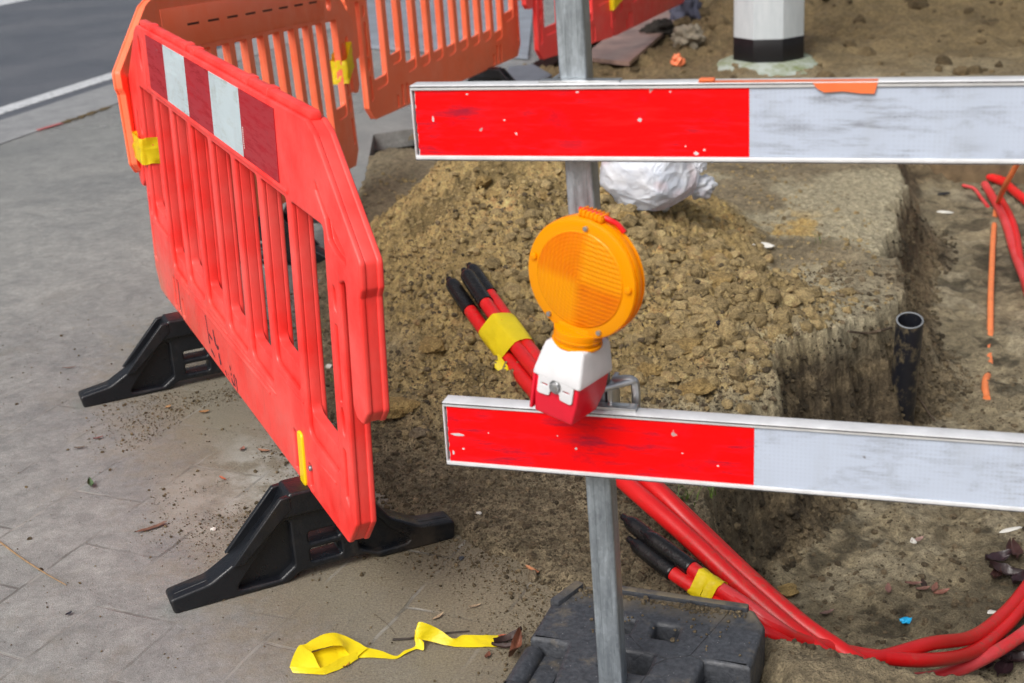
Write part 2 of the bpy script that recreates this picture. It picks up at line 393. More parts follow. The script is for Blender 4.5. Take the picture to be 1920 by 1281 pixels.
def tint(x, y, h, ds, hm, d, inpit, wall):
    def c(*a): return np.array(a)[None, :]
    n1 = fbm(x, y, 3.0, 4, 101)[:, None]; n2 = fbm(x, y, 11, 4, 111, .6)[:, None]; n3 = fbm(x, y, 1.1, 3, 131)[:, None]
    grey = c(.125, .102, .066)*(1-n1)*2*.75+c(.200, .165, .105)*n1*.9
    mud = c(.33, .295, .205)
    yel = c(.310, .228, .100)*(.55+.85*n2)*(1-.45*sstep(.60, .72, fbm(x, y, 4.5, 4, 161, .6))[:, None])
    dark = c(.078, .060, .038)
    col = grey*(.50+.9*n2)
    flat = np.maximum(sstep(.44, .60, n1)*.8, (sstep(4.3, 5.2, y)*sstep(-.1, -.4, x))[:, None]*(.35+.6*n2))*(1-hm[:, None])*sstep(.15, .6, ds)[:, None]
    col = col*(1-flat)+mud*flat
    # yellow sand on the heap and spilling round it
    hy = np.clip(hm+.0, 0, 1)[:, None]*sstep(.16, .40, n2+.22*hm[:, None])
    near = sstep(2.9, 3.5, y)[:, None]; hy = hy*(.25+.75*near)
    col = col*(1-hy)+yel*hy
    pt = (sstep(.30, .12, np.hypot(x-1.02, y-4.9)*(1+.8*(n2[:, 0]-.5)))*sstep(.45, .6, n2[:, 0]))[:, None]*.7; col = col*(1-pt)+c(.36, .23, .055)*pt
    wl = wall[:, None]*(.55+.45*sstep(.35, .6, n3)); lay = fbm(h*22+fbm(x, y, 4, 2, 7)*2.5, x*2+y*2, 1., 3, 171)[:, None]; wc = dark*(.35+.8*n2)+c(.095, .075, .044)*sstep(.42, .68, lay)+c(.012, .009, .005)  # wall earth layers; trench shade is partly darkened into their colour
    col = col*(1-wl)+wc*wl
    ip = (inpit*(1-wall))[:, None]; fl = c(.185, .155, .100)*(.45+1.05*n1)*(.60+.8*n2); fp_ = sstep(.52, .62, fbm(x, y, 4, 4, 141, .6))[:, None]; fl = fl*(1-fp_*.6)+c(.30, .262, .185)*fp_*.6; dk_ = sstep(.60, .70, fbm(x, y, 6, 4, 151, .6))[:, None]; fl = fl*(1-dk_*.6)
    col = col*(1-ip)+fl*ip
    ea = (sstep(-.22, -.03, d)*(1-sstep(0, .03, d)))[:, None]*sstep(.42, .62, n3)*.6; col = col*(1-ea)+mud*ea
    far = sstep(6.8, 8.5, y)[:, None]; col = col*(1-far)+far*(c(.145, .108, .055)*(.4+.6*n1+.6*n2))
    k_ = (1.60+.20*hm)[:, None]
    return np.clip(col*k_, 0, 1)
xs = np.concatenate([np.linspace(-2.2, -1.05, 40), np.arange(-1.04, 1.9, .0050), 1.9+np.cumsum(np.linspace(.009, .16, 90))])
ys = [1.0]
while ys[-1] < 24: ys.append(ys[-1]+(.02 if ys[-1] < 1.9 else max(.0044, .0020*ys[-1]*(1 if ys[-1] < 8 else 2.2))))
ys = np.array(ys); GX, GY = np.meshgrid(xs, ys); gx, gy = GX.ravel(), GY.ravel()
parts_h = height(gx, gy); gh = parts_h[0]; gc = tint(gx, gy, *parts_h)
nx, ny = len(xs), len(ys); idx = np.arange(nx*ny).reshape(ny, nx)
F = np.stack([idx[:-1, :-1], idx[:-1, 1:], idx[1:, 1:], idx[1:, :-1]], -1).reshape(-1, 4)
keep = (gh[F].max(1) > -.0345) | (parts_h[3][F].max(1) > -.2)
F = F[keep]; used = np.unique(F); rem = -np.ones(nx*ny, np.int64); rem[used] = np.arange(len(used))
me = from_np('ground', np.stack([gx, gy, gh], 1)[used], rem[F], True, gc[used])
tag(link('ground', me, MAT_SOIL), 'bare sandy soil with the open trench behind the barriers', None, kind='structure')
def hz(x, y):
    r = height(np.atleast_1d(np.array(x, float)), np.atleast_1d(np.array(y, float)))[0]; return r
def on(px, py):                            # point on the modelled ground seen at a photo position
    d = ray(px, py); P = at(px, py, 0.); t0 = 1.
    for k in range(18):
        z = max(hz(P[0], P[1])[0], 0. if polysd(SOIL, np.array([P[0]]), np.array([P[1]]))[0] < 0 else -9)
        P = .45*P+.55*at(px, py, z)
    return P

# ------------------------------------------------------------------ clods: one scattered mass
def ico(sub):
    b = bmesh.new(); bmesh.ops.create_icosphere(b, subdivisions=sub, radius=1)
    v = np.array([q.co[:] for q in b.verts]); f = np.array([[q.index for q in p.verts] for p in b.faces]); b.free(); return v, f
def lump(sub, seed, rough=.48):
    v, f = ico(sub); rs = np.random.default_rng(seed); off = rs.uniform(0, 50, 3)
    k = np.array([mnoise.noise(Vector(p*1.3+off))*.9+mnoise.noise(Vector(p*2.9+off))*.45+mnoise.noise(Vector(p*6+off))*.2 for p in v])
    v = v*(1+rough*k)[:, None]
    for _ in range(7):                     # a few flat broken faces
        nn = rs.normal(size=3); nn /= np.linalg.norm(nn); lim = rs.uniform(.55, .85); dd = v@nn; ov = np.clip(dd-lim, 0, None); v = v-ov[:, None]*nn*.85
    return v*np.array([1, rs.uniform(.75, 1), rs.uniform(.6, .85)]), f
LUMPS = {1: [lump(1, s) for s in range(8)], 2: [lump(2, s+20) for s in range(10)], 3: [lump(3, s+50) for s in range(6)]}
def scatter(name, xy, size, colfn, label, cat, mat=MAT_SOIL, zfix=None, sink=.42, lod=(.009, .030)):
    V, Fs, Cs = [], [], []; off = 0
    hh = height(xy[:, 0], xy[:, 1]); cc = colfn(xy, hh)
    zz = hh[0] if zfix is None else np.maximum(hh[0], zfix)
    lev = np.where(size < lod[0], 1, np.where(size < lod[1], 2, 3)); var = RNG.integers(0, 6, len(xy))
    for L_ in (1, 2, 3):
        for vi in range(6):
            m_ = np.where((lev == L_) & (var == vi))[0]
            if not len(m_): continue
            v, f = LUMPS[L_][vi]; a = RNG.uniform(0, 6.283, len(m_)); tl = RNG.uniform(-.6, .6, len(m_)); ca, sa, ct, st = np.cos(a), np.sin(a), np.cos(tl), np.sin(tl)
            s_ = size[m_][:, None]; vx = v[:, 0][None]*s_; vy = v[:, 1][None]*s_; vz = v[:, 2][None]*s_
            y1 = vy*ct[:, None]-vz*st[:, None]; z1 = vy*st[:, None]+vz*ct[:, None]
            X = vx*ca[:, None]-y1*sa[:, None]+xy[m_, 0][:, None]; Y = vx*sa[:, None]+y1*ca[:, None]+xy[m_, 1][:, None]; Z = z1+(zz[m_]+size[m_]*(.5-sink))[:, None]
            V.append(np.stack([X, Y, Z], -1).reshape(-1, 3)); k_ = np.arange(len(m_))*len(v)
            Fs.append((f[None]+k_[:, None, None]).reshape(-1, 3)+off); off += len(m_)*len(v); Cs.append(np.repeat(cc[m_], len(v), 0))
    me = from_np(name, np.concatenate(V), np.concatenate(Fs), True, np.concatenate(Cs))
    smooth(me, 32); o = link(name, me, mat); return tag(o, label, cat, kind='stuff')
def pick(n, x0, x1, y0, y1, dens):
    out = []
    while sum(map(len, out)) < n:
        p = np.stack([RNG.uniform(x0, x1, 40000), RNG.uniform(y0, y1, 40000)], 1)
        hh = height(p[:, 0], p[:, 1], False); out.append(p[RNG.uniform(0, 1, len(p)) < dens(p, hh)])
    return np.concatenate(out)[:n]
def d_main(p, h):
    hm, d, ds = h[2], h[3], h[1]
    tail = sstep(.9, .2, np.hypot((p[:, 0]-.55)/1.0, (p[:, 1]-3.95)/1.0))
    k = .25*hm+.9*tail*sstep(.0, .3, hm+.25)+.05
    return k*(d < -.01)*(ds > .02)*(p[:, 1] > 2.9)*np.clip(2.9/p[:, 1], .25, 1)
xy = pick(5200, -.8, 1.3, 2.9, 6.0, d_main)
sz = np.clip(.0050*(RNG.pareto(1.65, len(xy))+1), .005, .042)
tl_ = sstep(.95, .35, np.hypot((xy[:, 0]-.52)/1.0, (xy[:, 1]-3.95)/1.0)); sz = np.minimum(sz, .013+.024*tl_)
def clodcol(xy, hh):
    n = RNG.uniform(.7, 1.35, (len(xy), 1)); y = np.array([[.43, .325, .160]]); g = np.array([[.25, .20, .125]])
    t = sstep(.25, .5, fbm(xy[:, 0], xy[:, 1], 5, 3, 201)+.3*hh[2])[:, None]*sstep(2.9, 3.4, xy[:, 1])[:, None]
    return (g*(1-t)+y*t)*n
scatter('soil_clods', xy, sz, clodcol, 'crumbly sandy clods strewn over the soil heap', 'soil clods')
xy = pick(900, .3, 7, 7.0, 14, lambda p, h: (h[1] > .05)*1.)
sz = np.clip(.016*(RNG.pareto(2.0, len(xy))+1), .016, .09)
scatter('rubble', xy, sz, lambda xy, hh: RNG.uniform(.6, 1.4, (len(xy), 1))*np.array([[.17, .125, .065]]), 'lumps of earth over the soil bank at the back', 'earth lumps')
def d_heap(p, h): return (np.clip(h[2]*1.2, 0, 1)*.9+.10*(h[1] > .05))*(h[3] < -.02)*(p[:, 1] > 2.6)*np.clip(3./p[:, 1], .3, 1)
xy = pick(13000, -.8, 1.4, 2.6, 6.2, d_heap)
sz = np.clip(.0032*(RNG.pareto(2.6, len(xy))+1), .003, .013)
scatter('soil_crumbs', xy, sz, clodcol, 'loose crumbs of sandy soil covering the heap', 'soil crumbs', sink=.35, lod=(.05, .06))
xy = pick(24000, -.45, .75, 2.2, 3.7, lambda p, h: (h[1] > -.03)*(h[3] < 0)*1.*(1-.8*h[2]))
sz = np.clip(.0014*(RNG.pareto(2.5, len(xy))+1), .0013, .006)
scatter('soil_crumbs', xy, sz, lambda xy, hh: RNG.uniform(.55, 1.45, (len(xy), 1))*np.array([[.185, .148, .095]]), 'fine dark crumbs of soil in front of the heap', 'soil crumbs', sink=.3, lod=(.05, .06))
def d_grit(p, h): return ((h[1] > -.05) & (h[3] < .02))*.5+.35*(h[4] > .5)
xy = pick(15000, -.75, 1.9, 2.1, 4.4, d_grit)
sz = np.clip(.0022*(RNG.pareto(2.1, len(xy))+1), .002, .012)
scatter('gravel', xy, sz, lambda xy, hh: RNG.uniform(.55, 1.5, (len(xy), 1))*np.array([[.17, .13, .08]])*(1+.0*hh[0][:, None]), 'fine grit and crumbs over the soil and trench floor', 'grit')
xy = pick(11000, .2, 2.1, 2.0, 6.2, lambda p, h: (h[5] > .25)*np.clip(2.6/p[:, 1], .3, 1))
sz = np.clip(.0024*(RNG.pareto(2.1, len(xy))+1), .0024, .016)
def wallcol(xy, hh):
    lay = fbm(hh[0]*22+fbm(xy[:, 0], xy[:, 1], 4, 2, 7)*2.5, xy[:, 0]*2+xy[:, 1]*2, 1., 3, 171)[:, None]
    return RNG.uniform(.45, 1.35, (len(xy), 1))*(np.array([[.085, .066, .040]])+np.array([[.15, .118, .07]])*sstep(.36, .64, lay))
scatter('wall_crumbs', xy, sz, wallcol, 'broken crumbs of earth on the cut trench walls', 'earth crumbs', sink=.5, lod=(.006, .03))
def d_pave(p, h):
    q = np.minimum(np.hypot(p[:, 0]+.85, (p[:, 1]-3.55)*.8), np.hypot(p[:, 0]+.55, (p[:, 1]-2.95)*.8))
    b_ = fbm(p[:, 0], p[:, 1], 5, 4, 301, .6); return (h[1] < .02)*(sstep(.22, -.02, -h[1])*.9+.8*sstep(.42, .05, q)*sstep(.42, .6, b_)+.012)*(h[0] < .02)
xy = pick(15000, -1.7, .15, 1.85, 4.6, d_pave)
sz = np.clip(.0010*(RNG.pareto(2.5, len(xy))+1), .0009, .0065)
scatter('crumbs', xy, sz, lambda xy, hh: RNG.uniform(.5, 1.5, (len(xy), 1))*np.array([[.19, .145, .085]]), 'crumbs of soil spilled over the grey pavement', 'soil crumbs', zfix=.0015)
# the largest clods, each a thing
def clod(px, py, s, label, colr=(.43, .30, .12), seed=1, sq=1.):
    P = on(px, py); v, f = lump(4 if s > .03 else 3, seed+300, .42); v = v*s*np.array([1.15, 1, .8*sq])
    a = seed*1.7; v = v@np.array([[math.cos(a), -math.sin(a), 0], [math.sin(a), math.cos(a), 0], [0, 0, 1]]).T
    nz = np.array([mnoise.noise(Vector(p*70))*.0022*min(1, s/.03) for p in v]); v = v+nz[:, None]*v/np.linalg.norm(v, axis=1)[:, None]
    me = from_np('soil_clod', v, f, True, np.repeat(np.array([colr]), len(v), 0)); smooth(me, 40)
    o = link('soil_clod', me, MAT_SOIL, loc=(P[0], P[1], P[2]+s*.25)); return tag(o, label, 'clod', 'big clods broken from the heap')
CL = [(742, 772, .050, 'yellow crumbly clod just right of the red barrier hook'), (810, 655, .042, 'round tan clod on the heap left of the bundled duct caps'),
      (1338, 492, .055, 'large tan clod right of the amber lamp on the heap edge'), (1345, 535, .048, 'flat tan clod below the largest clod right of the lamp'),
      (1302, 738, .050, 'tan clod touching the soil just above the lower board'), (1215, 700, .042, 'tan clod close behind the lamp bracket'),
      (1290, 655, .038, 'blocky clod on the slope right of the white lamp housing'), (1170, 410, .034, 'clod at the top of the heap right of the lamp rim'),
      (905, 345, .038, 'clod on the heap top just under the upper board'), (920, 370, .032, 'small clod below another on the heap top'),
      (1025, 370, .028, 'clod on the heap beside the post under the upper board'), (788, 815, .026, 'grey brown clod on dark soil left of the lower board end'),
      (1000, 1085, .018, 'pale small clod beside the split dry seed wings'), (1475, 1115, .030, 'ochre lump on the trench floor left of the blue scrap'),
      (1010, 1068, .010, 'tiny pale stone beside the dry seed wings')]
for i, (px, py, s, lb) in enumerate(CL): clod(px, py, s, lb, seed=i, colr=(.43, .30, .12) if i not in (11, 12, 14) else (.26, .21, .14))

# ------------------------------------------------------------------ pavement, kerb, road
def strip_frame():
    a, b = at(0, 213), at(229, 140); e = (b-a)/np.linalg.norm(b-a); return a, e, np.array([-e[1], e[0], 0])
SA, SE, SN = strip_frame()
def off(px, py): return float((at(px, py)-SA)@SN)
def slab(name, poly, z1, z0, mat, label=None, kind='structure'):
    b = bmesh.new(); vs = [b.verts.new((p[0], p[1], z1)) for p in poly]; f = b.faces.new(vs)
    if f.normal.z < 0: f.normal_flip()
    b.normal_update()
    if f.normal.z < 0: bmesh.ops.reverse_faces(b, faces=[f])
    r = bmesh.ops.extrude_face_region(b, geom=[f]); 
    for v in [q for q in r['geom'] if isinstance(q, bmesh.types.BMVert)]: v.co.z = z0
    bmesh.ops.recalc_face_normals(b, faces=b.faces[:])
    me = bpy.data.meshes.new(name); b.to_mesh(me); b.free(); o = link(name, me, mat); return tag(o, label, None, kind=kind)

def pave_mat():
    m = NT('concrete_slabs', .6); g = m.tc.outputs['Object']
    mp = m.n('Mapping'); mp.inputs['Rotation'].default_value = (0, 0, -R(65)); m.l(g, mp.inputs[0])
    wv = m.n('MixRGB'); wv.blend_type = 'ADD'; wv.inputs[0].default_value = .012; m.l(mp.outputs[0], wv.inputs[1])
    nn = m.n('TexNoise'); nn.inputs['Scale'].default_value = 14; m.l(g, nn.inputs['Vector']); m.l(nn.outputs['Color'], wv.inputs[2])
    br = m.n('TexBrick'); br.offset = .5; br.inputs['Scale'].default_value = 1; br.inputs['Brick Width'].default_value = .42; br.inputs['Row Height'].default_value = .21
    br.inputs['Mortar Size'].default_value = .0050; br.inputs['Mortar Smooth'].default_value = .5; br.inputs['Bias'].default_value = 0
    br.inputs['Color1'].default_value = (.40, .40, .40, 1); br.inputs['Color2'].default_value = (.60, .60, .60, 1)
    m.l(wv.outputs[0], br.inputs['Vector'])
    n1 = m.noise(g, 1.3, 5, .6); n2 = m.noise(g, 9, 7, .68); n3 = m.noise(g, 80, 5, .65); n4 = m.noise(g, 260, 3, .6)
    cc = m.mix(m.ramp(n1, (.35, 0.), (.65, 1.)), (.205, .209, .205), (.272, .274, .262))
    cc = m.mix(.07, cc, br.outputs['Color'], 'OVERLAY')
    cc = m.mix(.75, cc, m.mix(m.ramp(n2, (.28, 0.), (.72, 1.)), (.36, .36, .36), (.62, .62, .61)), 'OVERLAY')
    cc = m.mix(.55, cc, m.mix(m.ramp(n3, (.3, 0.), (.7, 1.)), (.38, .38, .38), (.62, .62, .62)), 'OVERLAY')
    n6 = m.noise(g, 430, 3, .6); cc = m.mix(.8, cc, m.ramp(n6, (.34, .30), (.66, .70)), 'OVERLAY')
    n7 = m.noise(g, 28, 6, .72); cc = m.mix(.6, cc, m.ramp(n7, (.32, .34), (.68, .66)), 'OVERLAY')
    y = m.sep(g)[1]; x = m.sep(g)[0]
    nearf = m.n('MapRange'); m.l(y, nearf.inputs[0]); nearf.inputs[1].default_value = 4.0; nearf.inputs[2].default_value = 3.0
    # brown earth film: strong near the barrier line, patchy elsewhere
    dl = m.math('ADD', m.math('ADD', x, m.math('MULTIPLY', y, .44)), -.68)   # ~ distance from the barrier line (world units)
    band = m.n('MapRange'); m.l(dl, band.inputs[0]); band.inputs[1].default_value = -.62; band.inputs[2].default_value = .05
    nearb = m.n('MapRange'); m.l(y, nearb.inputs[0]); nearb.inputs[1].default_value = 5.0; nearb.inputs[2].default_value = 3.6
    earth = m.math('MULTIPLY', m.math('MULTIPLY', m.ramp(n2, (.34, .15), (.62, 1.)), band.outputs[0]), nearb.outputs[0])
    dl2 = m.math('ADD', m.math('ADD', m.math('MULTIPLY', x, .845), m.math('MULTIPLY', y, .535)), -1.271)
    bd2 = m.n('MapRange'); m.l(dl2, bd2.inputs[0]); bd2.inputs[1].default_value = -.50; bd2.inputs[2].default_value = .02; nb3 = m.n('MapRange'); m.l(y, nb3.inputs[0]); nb3.inputs[1].default_value = 3.3; nb3.inputs[2].default_value = 2.9
    n5 = m.noise(g, 34, 6, .7); fe = m.math('ADD', m.math('MULTIPLY', m.math('MULTIPLY', bd2.outputs[0], nb3.outputs[0]), 1.25), m.math('SUBTRACT', m.math('ADD', m.math('MULTIPLY', n2, .9), m.math('MULTIPLY', n5, .6)), 1.0))
    film2 = m.ramp(fe, (.22, 0.), (.72, 1.))
    fine = m.ramp(m.noise(g, 190, 4, .7), (.36, 0.), (.62, 1.))
    ec = m.mix(fine, (.125, .100, .062), (.245, .205, .135))
    cc = m.mix(m.math('MULTIPLY', film2, .85), cc, ec)
    fe3 = m.math('ADD', m.math('MULTIPLY', m.math('MULTIPLY', band.outputs[0], nearb.outputs[0]), 1.05), m.math('SUBTRACT', m.math('ADD', m.math('MULTIPLY', n2, .9), m.math('MULTIPLY', n5, .55)), .95))
    cc = m.mix(m.math('MULTIPLY', m.ramp(fe3, (.18, 0.), (.62, 1.)), .75), cc, ec)
    dsp = m.math('MULTIPLY', m.ramp(m.noise(g, 240, 3, .6), (.60, 0.), (.66, 1.)), m.math('MULTIPLY', nearb.outputs[0], .55)); cc = m.mix(dsp, cc, (.075, .062, .045))
    e2 = m.math('MULTIPLY', m.ramp(m.noise(g, 3.3, 6, .7), (.52, 0.), (.70, 1.)), m.math('MULTIPLY', nearb.outputs[0], .45))
    cc = m.mix(e2, cc, (.20, .172, .12))
    # pale lime bloom beside the near foot
    vd = m.n('VectorMath'); vd.operation = 'DISTANCE'; m.l(g, vd.inputs[0]); vd.inputs[1].default_value = (-.56, 3.05, 0)
    lime = m.n('MapRange'); m.l(vd.outputs['Value'], lime.inputs[0]); lime.inputs[1].default_value = .42; lime.inputs[2].default_value = .05
    cc = m.mix(m.math('MULTIPLY', m.math('MULTIPLY', lime.outputs[0], m.ramp(n2, (.42, 0.), (.60, 1.))), .75), cc, (.44, .43, .40))
    jm = m.math('MULTIPLY', br.outputs['Fac'], m.math('MULTIPLY', m.math('ADD', m.math('MULTIPLY', nearf.outputs[0], .85), .15), m.ramp(m.noise(g, 5, 4), (.40, .0), (.6, .85))))
    jc = m.mix(m.ramp(m.noise(g, 6, 3), (.45, 0.), (.55, 1.)), (.085, .08, .07), (.33, .32, .29))
    cc = m.mix(m.math('MULTIPLY', jm, .7), cc, jc)
    # hairline cracks
    cr = m.vor(wv.outputs[0], 2.6, 'DISTANCE_TO_EDGE'); ck = m.ramp(cr.outputs['Distance'], (.0, 1.), (.006, 0.))
    cc = m.mix(m.math('MULTIPLY', m.math('MULTIPLY', ck, m.ramp(m.noise(g, 2.3, 2), (.60, 0.), (.66, 1.))), .6), cc, (.07, .065, .06))
    spv = m.vor(g, 120); sp = m.ramp(spv.outputs['Distance'], (.09, 1.), (.15, 0.)); spc = m.sep(spv.outputs['Color'])
    cc = m.mix(m.math('MULTIPLY', m.math('MULTIPLY', sp, m.ramp(spc[0], (.80, 0.), (.83, 1.))), .6), cc, m.mix(m.ramp(spc[1], (.5, 0.), (.55, 1.)), (.05, .05, .05), (.42, .41, .38)))
    m.col(cc)
    wet = m.ramp(m.noise(g, 1.7, 4, .6), (.40, 0.), (.62, 1.))
    farw = m.n('MapRange'); m.l(y, farw.inputs[0]); farw.inputs[1].default_value = 5.0; farw.inputs[2].default_value = 8.0
    m.rough(m.mix(m.math('MAXIMUM', m.math('MULTIPLY', wet, .15), farw.outputs[0]), m.ramp(n2, (.3, .48), (.7, .8)), .24))
    b1 = m.bump(m.math('ADD', m.math('MULTIPLY', n3, .6), m.math('ADD', m.math('MULTIPLY', n2, .7), m.math('MULTIPLY', jm, -1.2))), .35, .006)
    m.bump(n4, .7, .0022, b1); return m.m
MAT_PAVE = pave_mat()
PV = [at(*p) for p in [(1000, 118), (785, 240), (700, 252)]]+[at(*p) for p in [(668, 420), (640, 500), (615, 600), (650, 740), (690, 850), (760, 900), (900, 960), (1030, 1040), (1110, 1110)]]
PV += [np.array([.13, 2.2, 0]), np.array([.36, 2.06, 0]), np.array([.45, 1.2, 0]), np.array([-2.5, .6, 0])]
o_k0, o_k1 = off(0, 272), off(0, 227)
LO, HI = -14., 30.
def along(o, t): return SA+SN*o+SE*t
PV += [along(o_k0, -12.), along(o_k0, 24.), at(1270, -40)]
slab('pavement', PV, 0., -.09, MAT_PAVE, 'grey concrete pavement with faint slab joints')
def kerb_mat():
    m = NT('kerb_concrete', .5); g = m.tc.outputs['Object']; n2 = m.noise(g, 8, 6, .66); n3 = m.noise(g, 90, 4)
    cc = m.mix(m.ramp(n2, (.3, 0.), (.7, 1.)), (.20, .205, .21), (.31, .315, .32))
    cc = m.mix(.5, cc, m.ramp(n3, (.3, .36), (.7, .64)), 'OVERLAY'); m.col(cc); m.bump(n3, .3, .004); return m.m
def road_mat():
    m = NT('asphalt', .5); g = m.tc.outputs['Object']; n1 = m.noise(g, 1.2, 4); v = m.vor(g, 130); n3 = m.noise(g, 300, 3)
    cc = m.mix(m.ramp(n1, (.35, 0.), (.65, 1.)), (.080, .088, .105), (.105, .112, .128))
    cc = m.mix(.55, cc, m.ramp(v.outputs['Distance'], (.1, .35), (.6, .66)), 'OVERLAY'); m.col(cc)
    m.rough(m.ramp(n1, (.4, .38), (.65, .6))); m.bump(m.math('ADD', v.outputs['Distance'], n3), .5, .006); return m.m
MAT_KERB, MAT_ROAD = kerb_mat(), road_mat()
def strip(name, oa, ob, z, mat, t0=-12., t1=26., label=None, kind='structure', zb=None):
    return slab(name, [along(oa, t0), along(oa, t1), along(ob, t1), along(ob, t0)], z, zb if zb is not None else z-.12, mat, label, kind)
strip('kerb', o_k0+.004, o_k1, .004, MAT_KERB, label='flush concrete kerb strip beside the road')
strip('road', o_k1+.003, 9., -.012, MAT_ROAD, label='dark asphalt road at the upper left')
m = NT('road_paint', .55); g = m.tc.outputs['Object']
m.col(m.mix(m.ramp(m.noise(g, 26, 6, .7), (.36, 1.), (.5, 0.)), (.56, .58, .60), (.26, .275, .29))); m.bump(m.noise(g, 140, 3), .3, .004)
strip('road_line', off(0, 212), off(0, 199), -.008, m.m, label='solid white edge line on the asphalt', zb=-.0115)
strip('road_line', off(0, 9), off(0, -4), -.008, m.m, label='second white line at the top left corner', zb=-.0115)
tag(slab('terrain', [(-150, -60), (150, -60), (150, 240), (-150, 240)], -.70, -.75, simple('far_earth', (.20, .16, .10), .9, var=.4, nscale=.6)), 'flat earth far around the road works', None, kind='structure')
# leaf litter caught in the gutter joint
MAT_LITTER = simple('litter', (.11, .075, .03), .7, var=.6, nscale=70)
def dirt_streak(p0, p1, wd, n, name, label, mat, cat):
    a, b = at(*p0), at(*p1); V = []; Fs = []; off_ = 0; rs = np.random.default_rng(5)
    for i in range(n):
        t = rs.uniform(); q = a+(b-a)*t+SN*rs.normal(0, wd); s = rs.uniform(.006, .02); v, f = LUMPS[1][rs.integers(8)]
        V.append(v*s*np.array([1, .6, .25])+q+np.array([0, 0, .006])); Fs.append(f+off_); off_ += len(v)
    tag(link(name, from_np(name, np.concatenate(V), np.concatenate(Fs), False), mat), label, cat, kind='stuff')
dirt_streak((118, 232), (205, 202), .012, 130, 'leaf_litter', 'brown leaf crumbs caught in the gutter joint', MAT_LITTER, 'leaf litter')
MAT_REDDUST = simple('red_paint_fleck', (.42, .12, .12), .7, var=.3, nscale=60)
q0, q1 = at(72, 246), at(116, 233); sw = SN*.016
slab('paint_mark', [q0-sw, q1-sw, q1+sw, q0+sw], .0085, .0045, MAT_REDDUST, 'short faded red paint mark on the kerb')

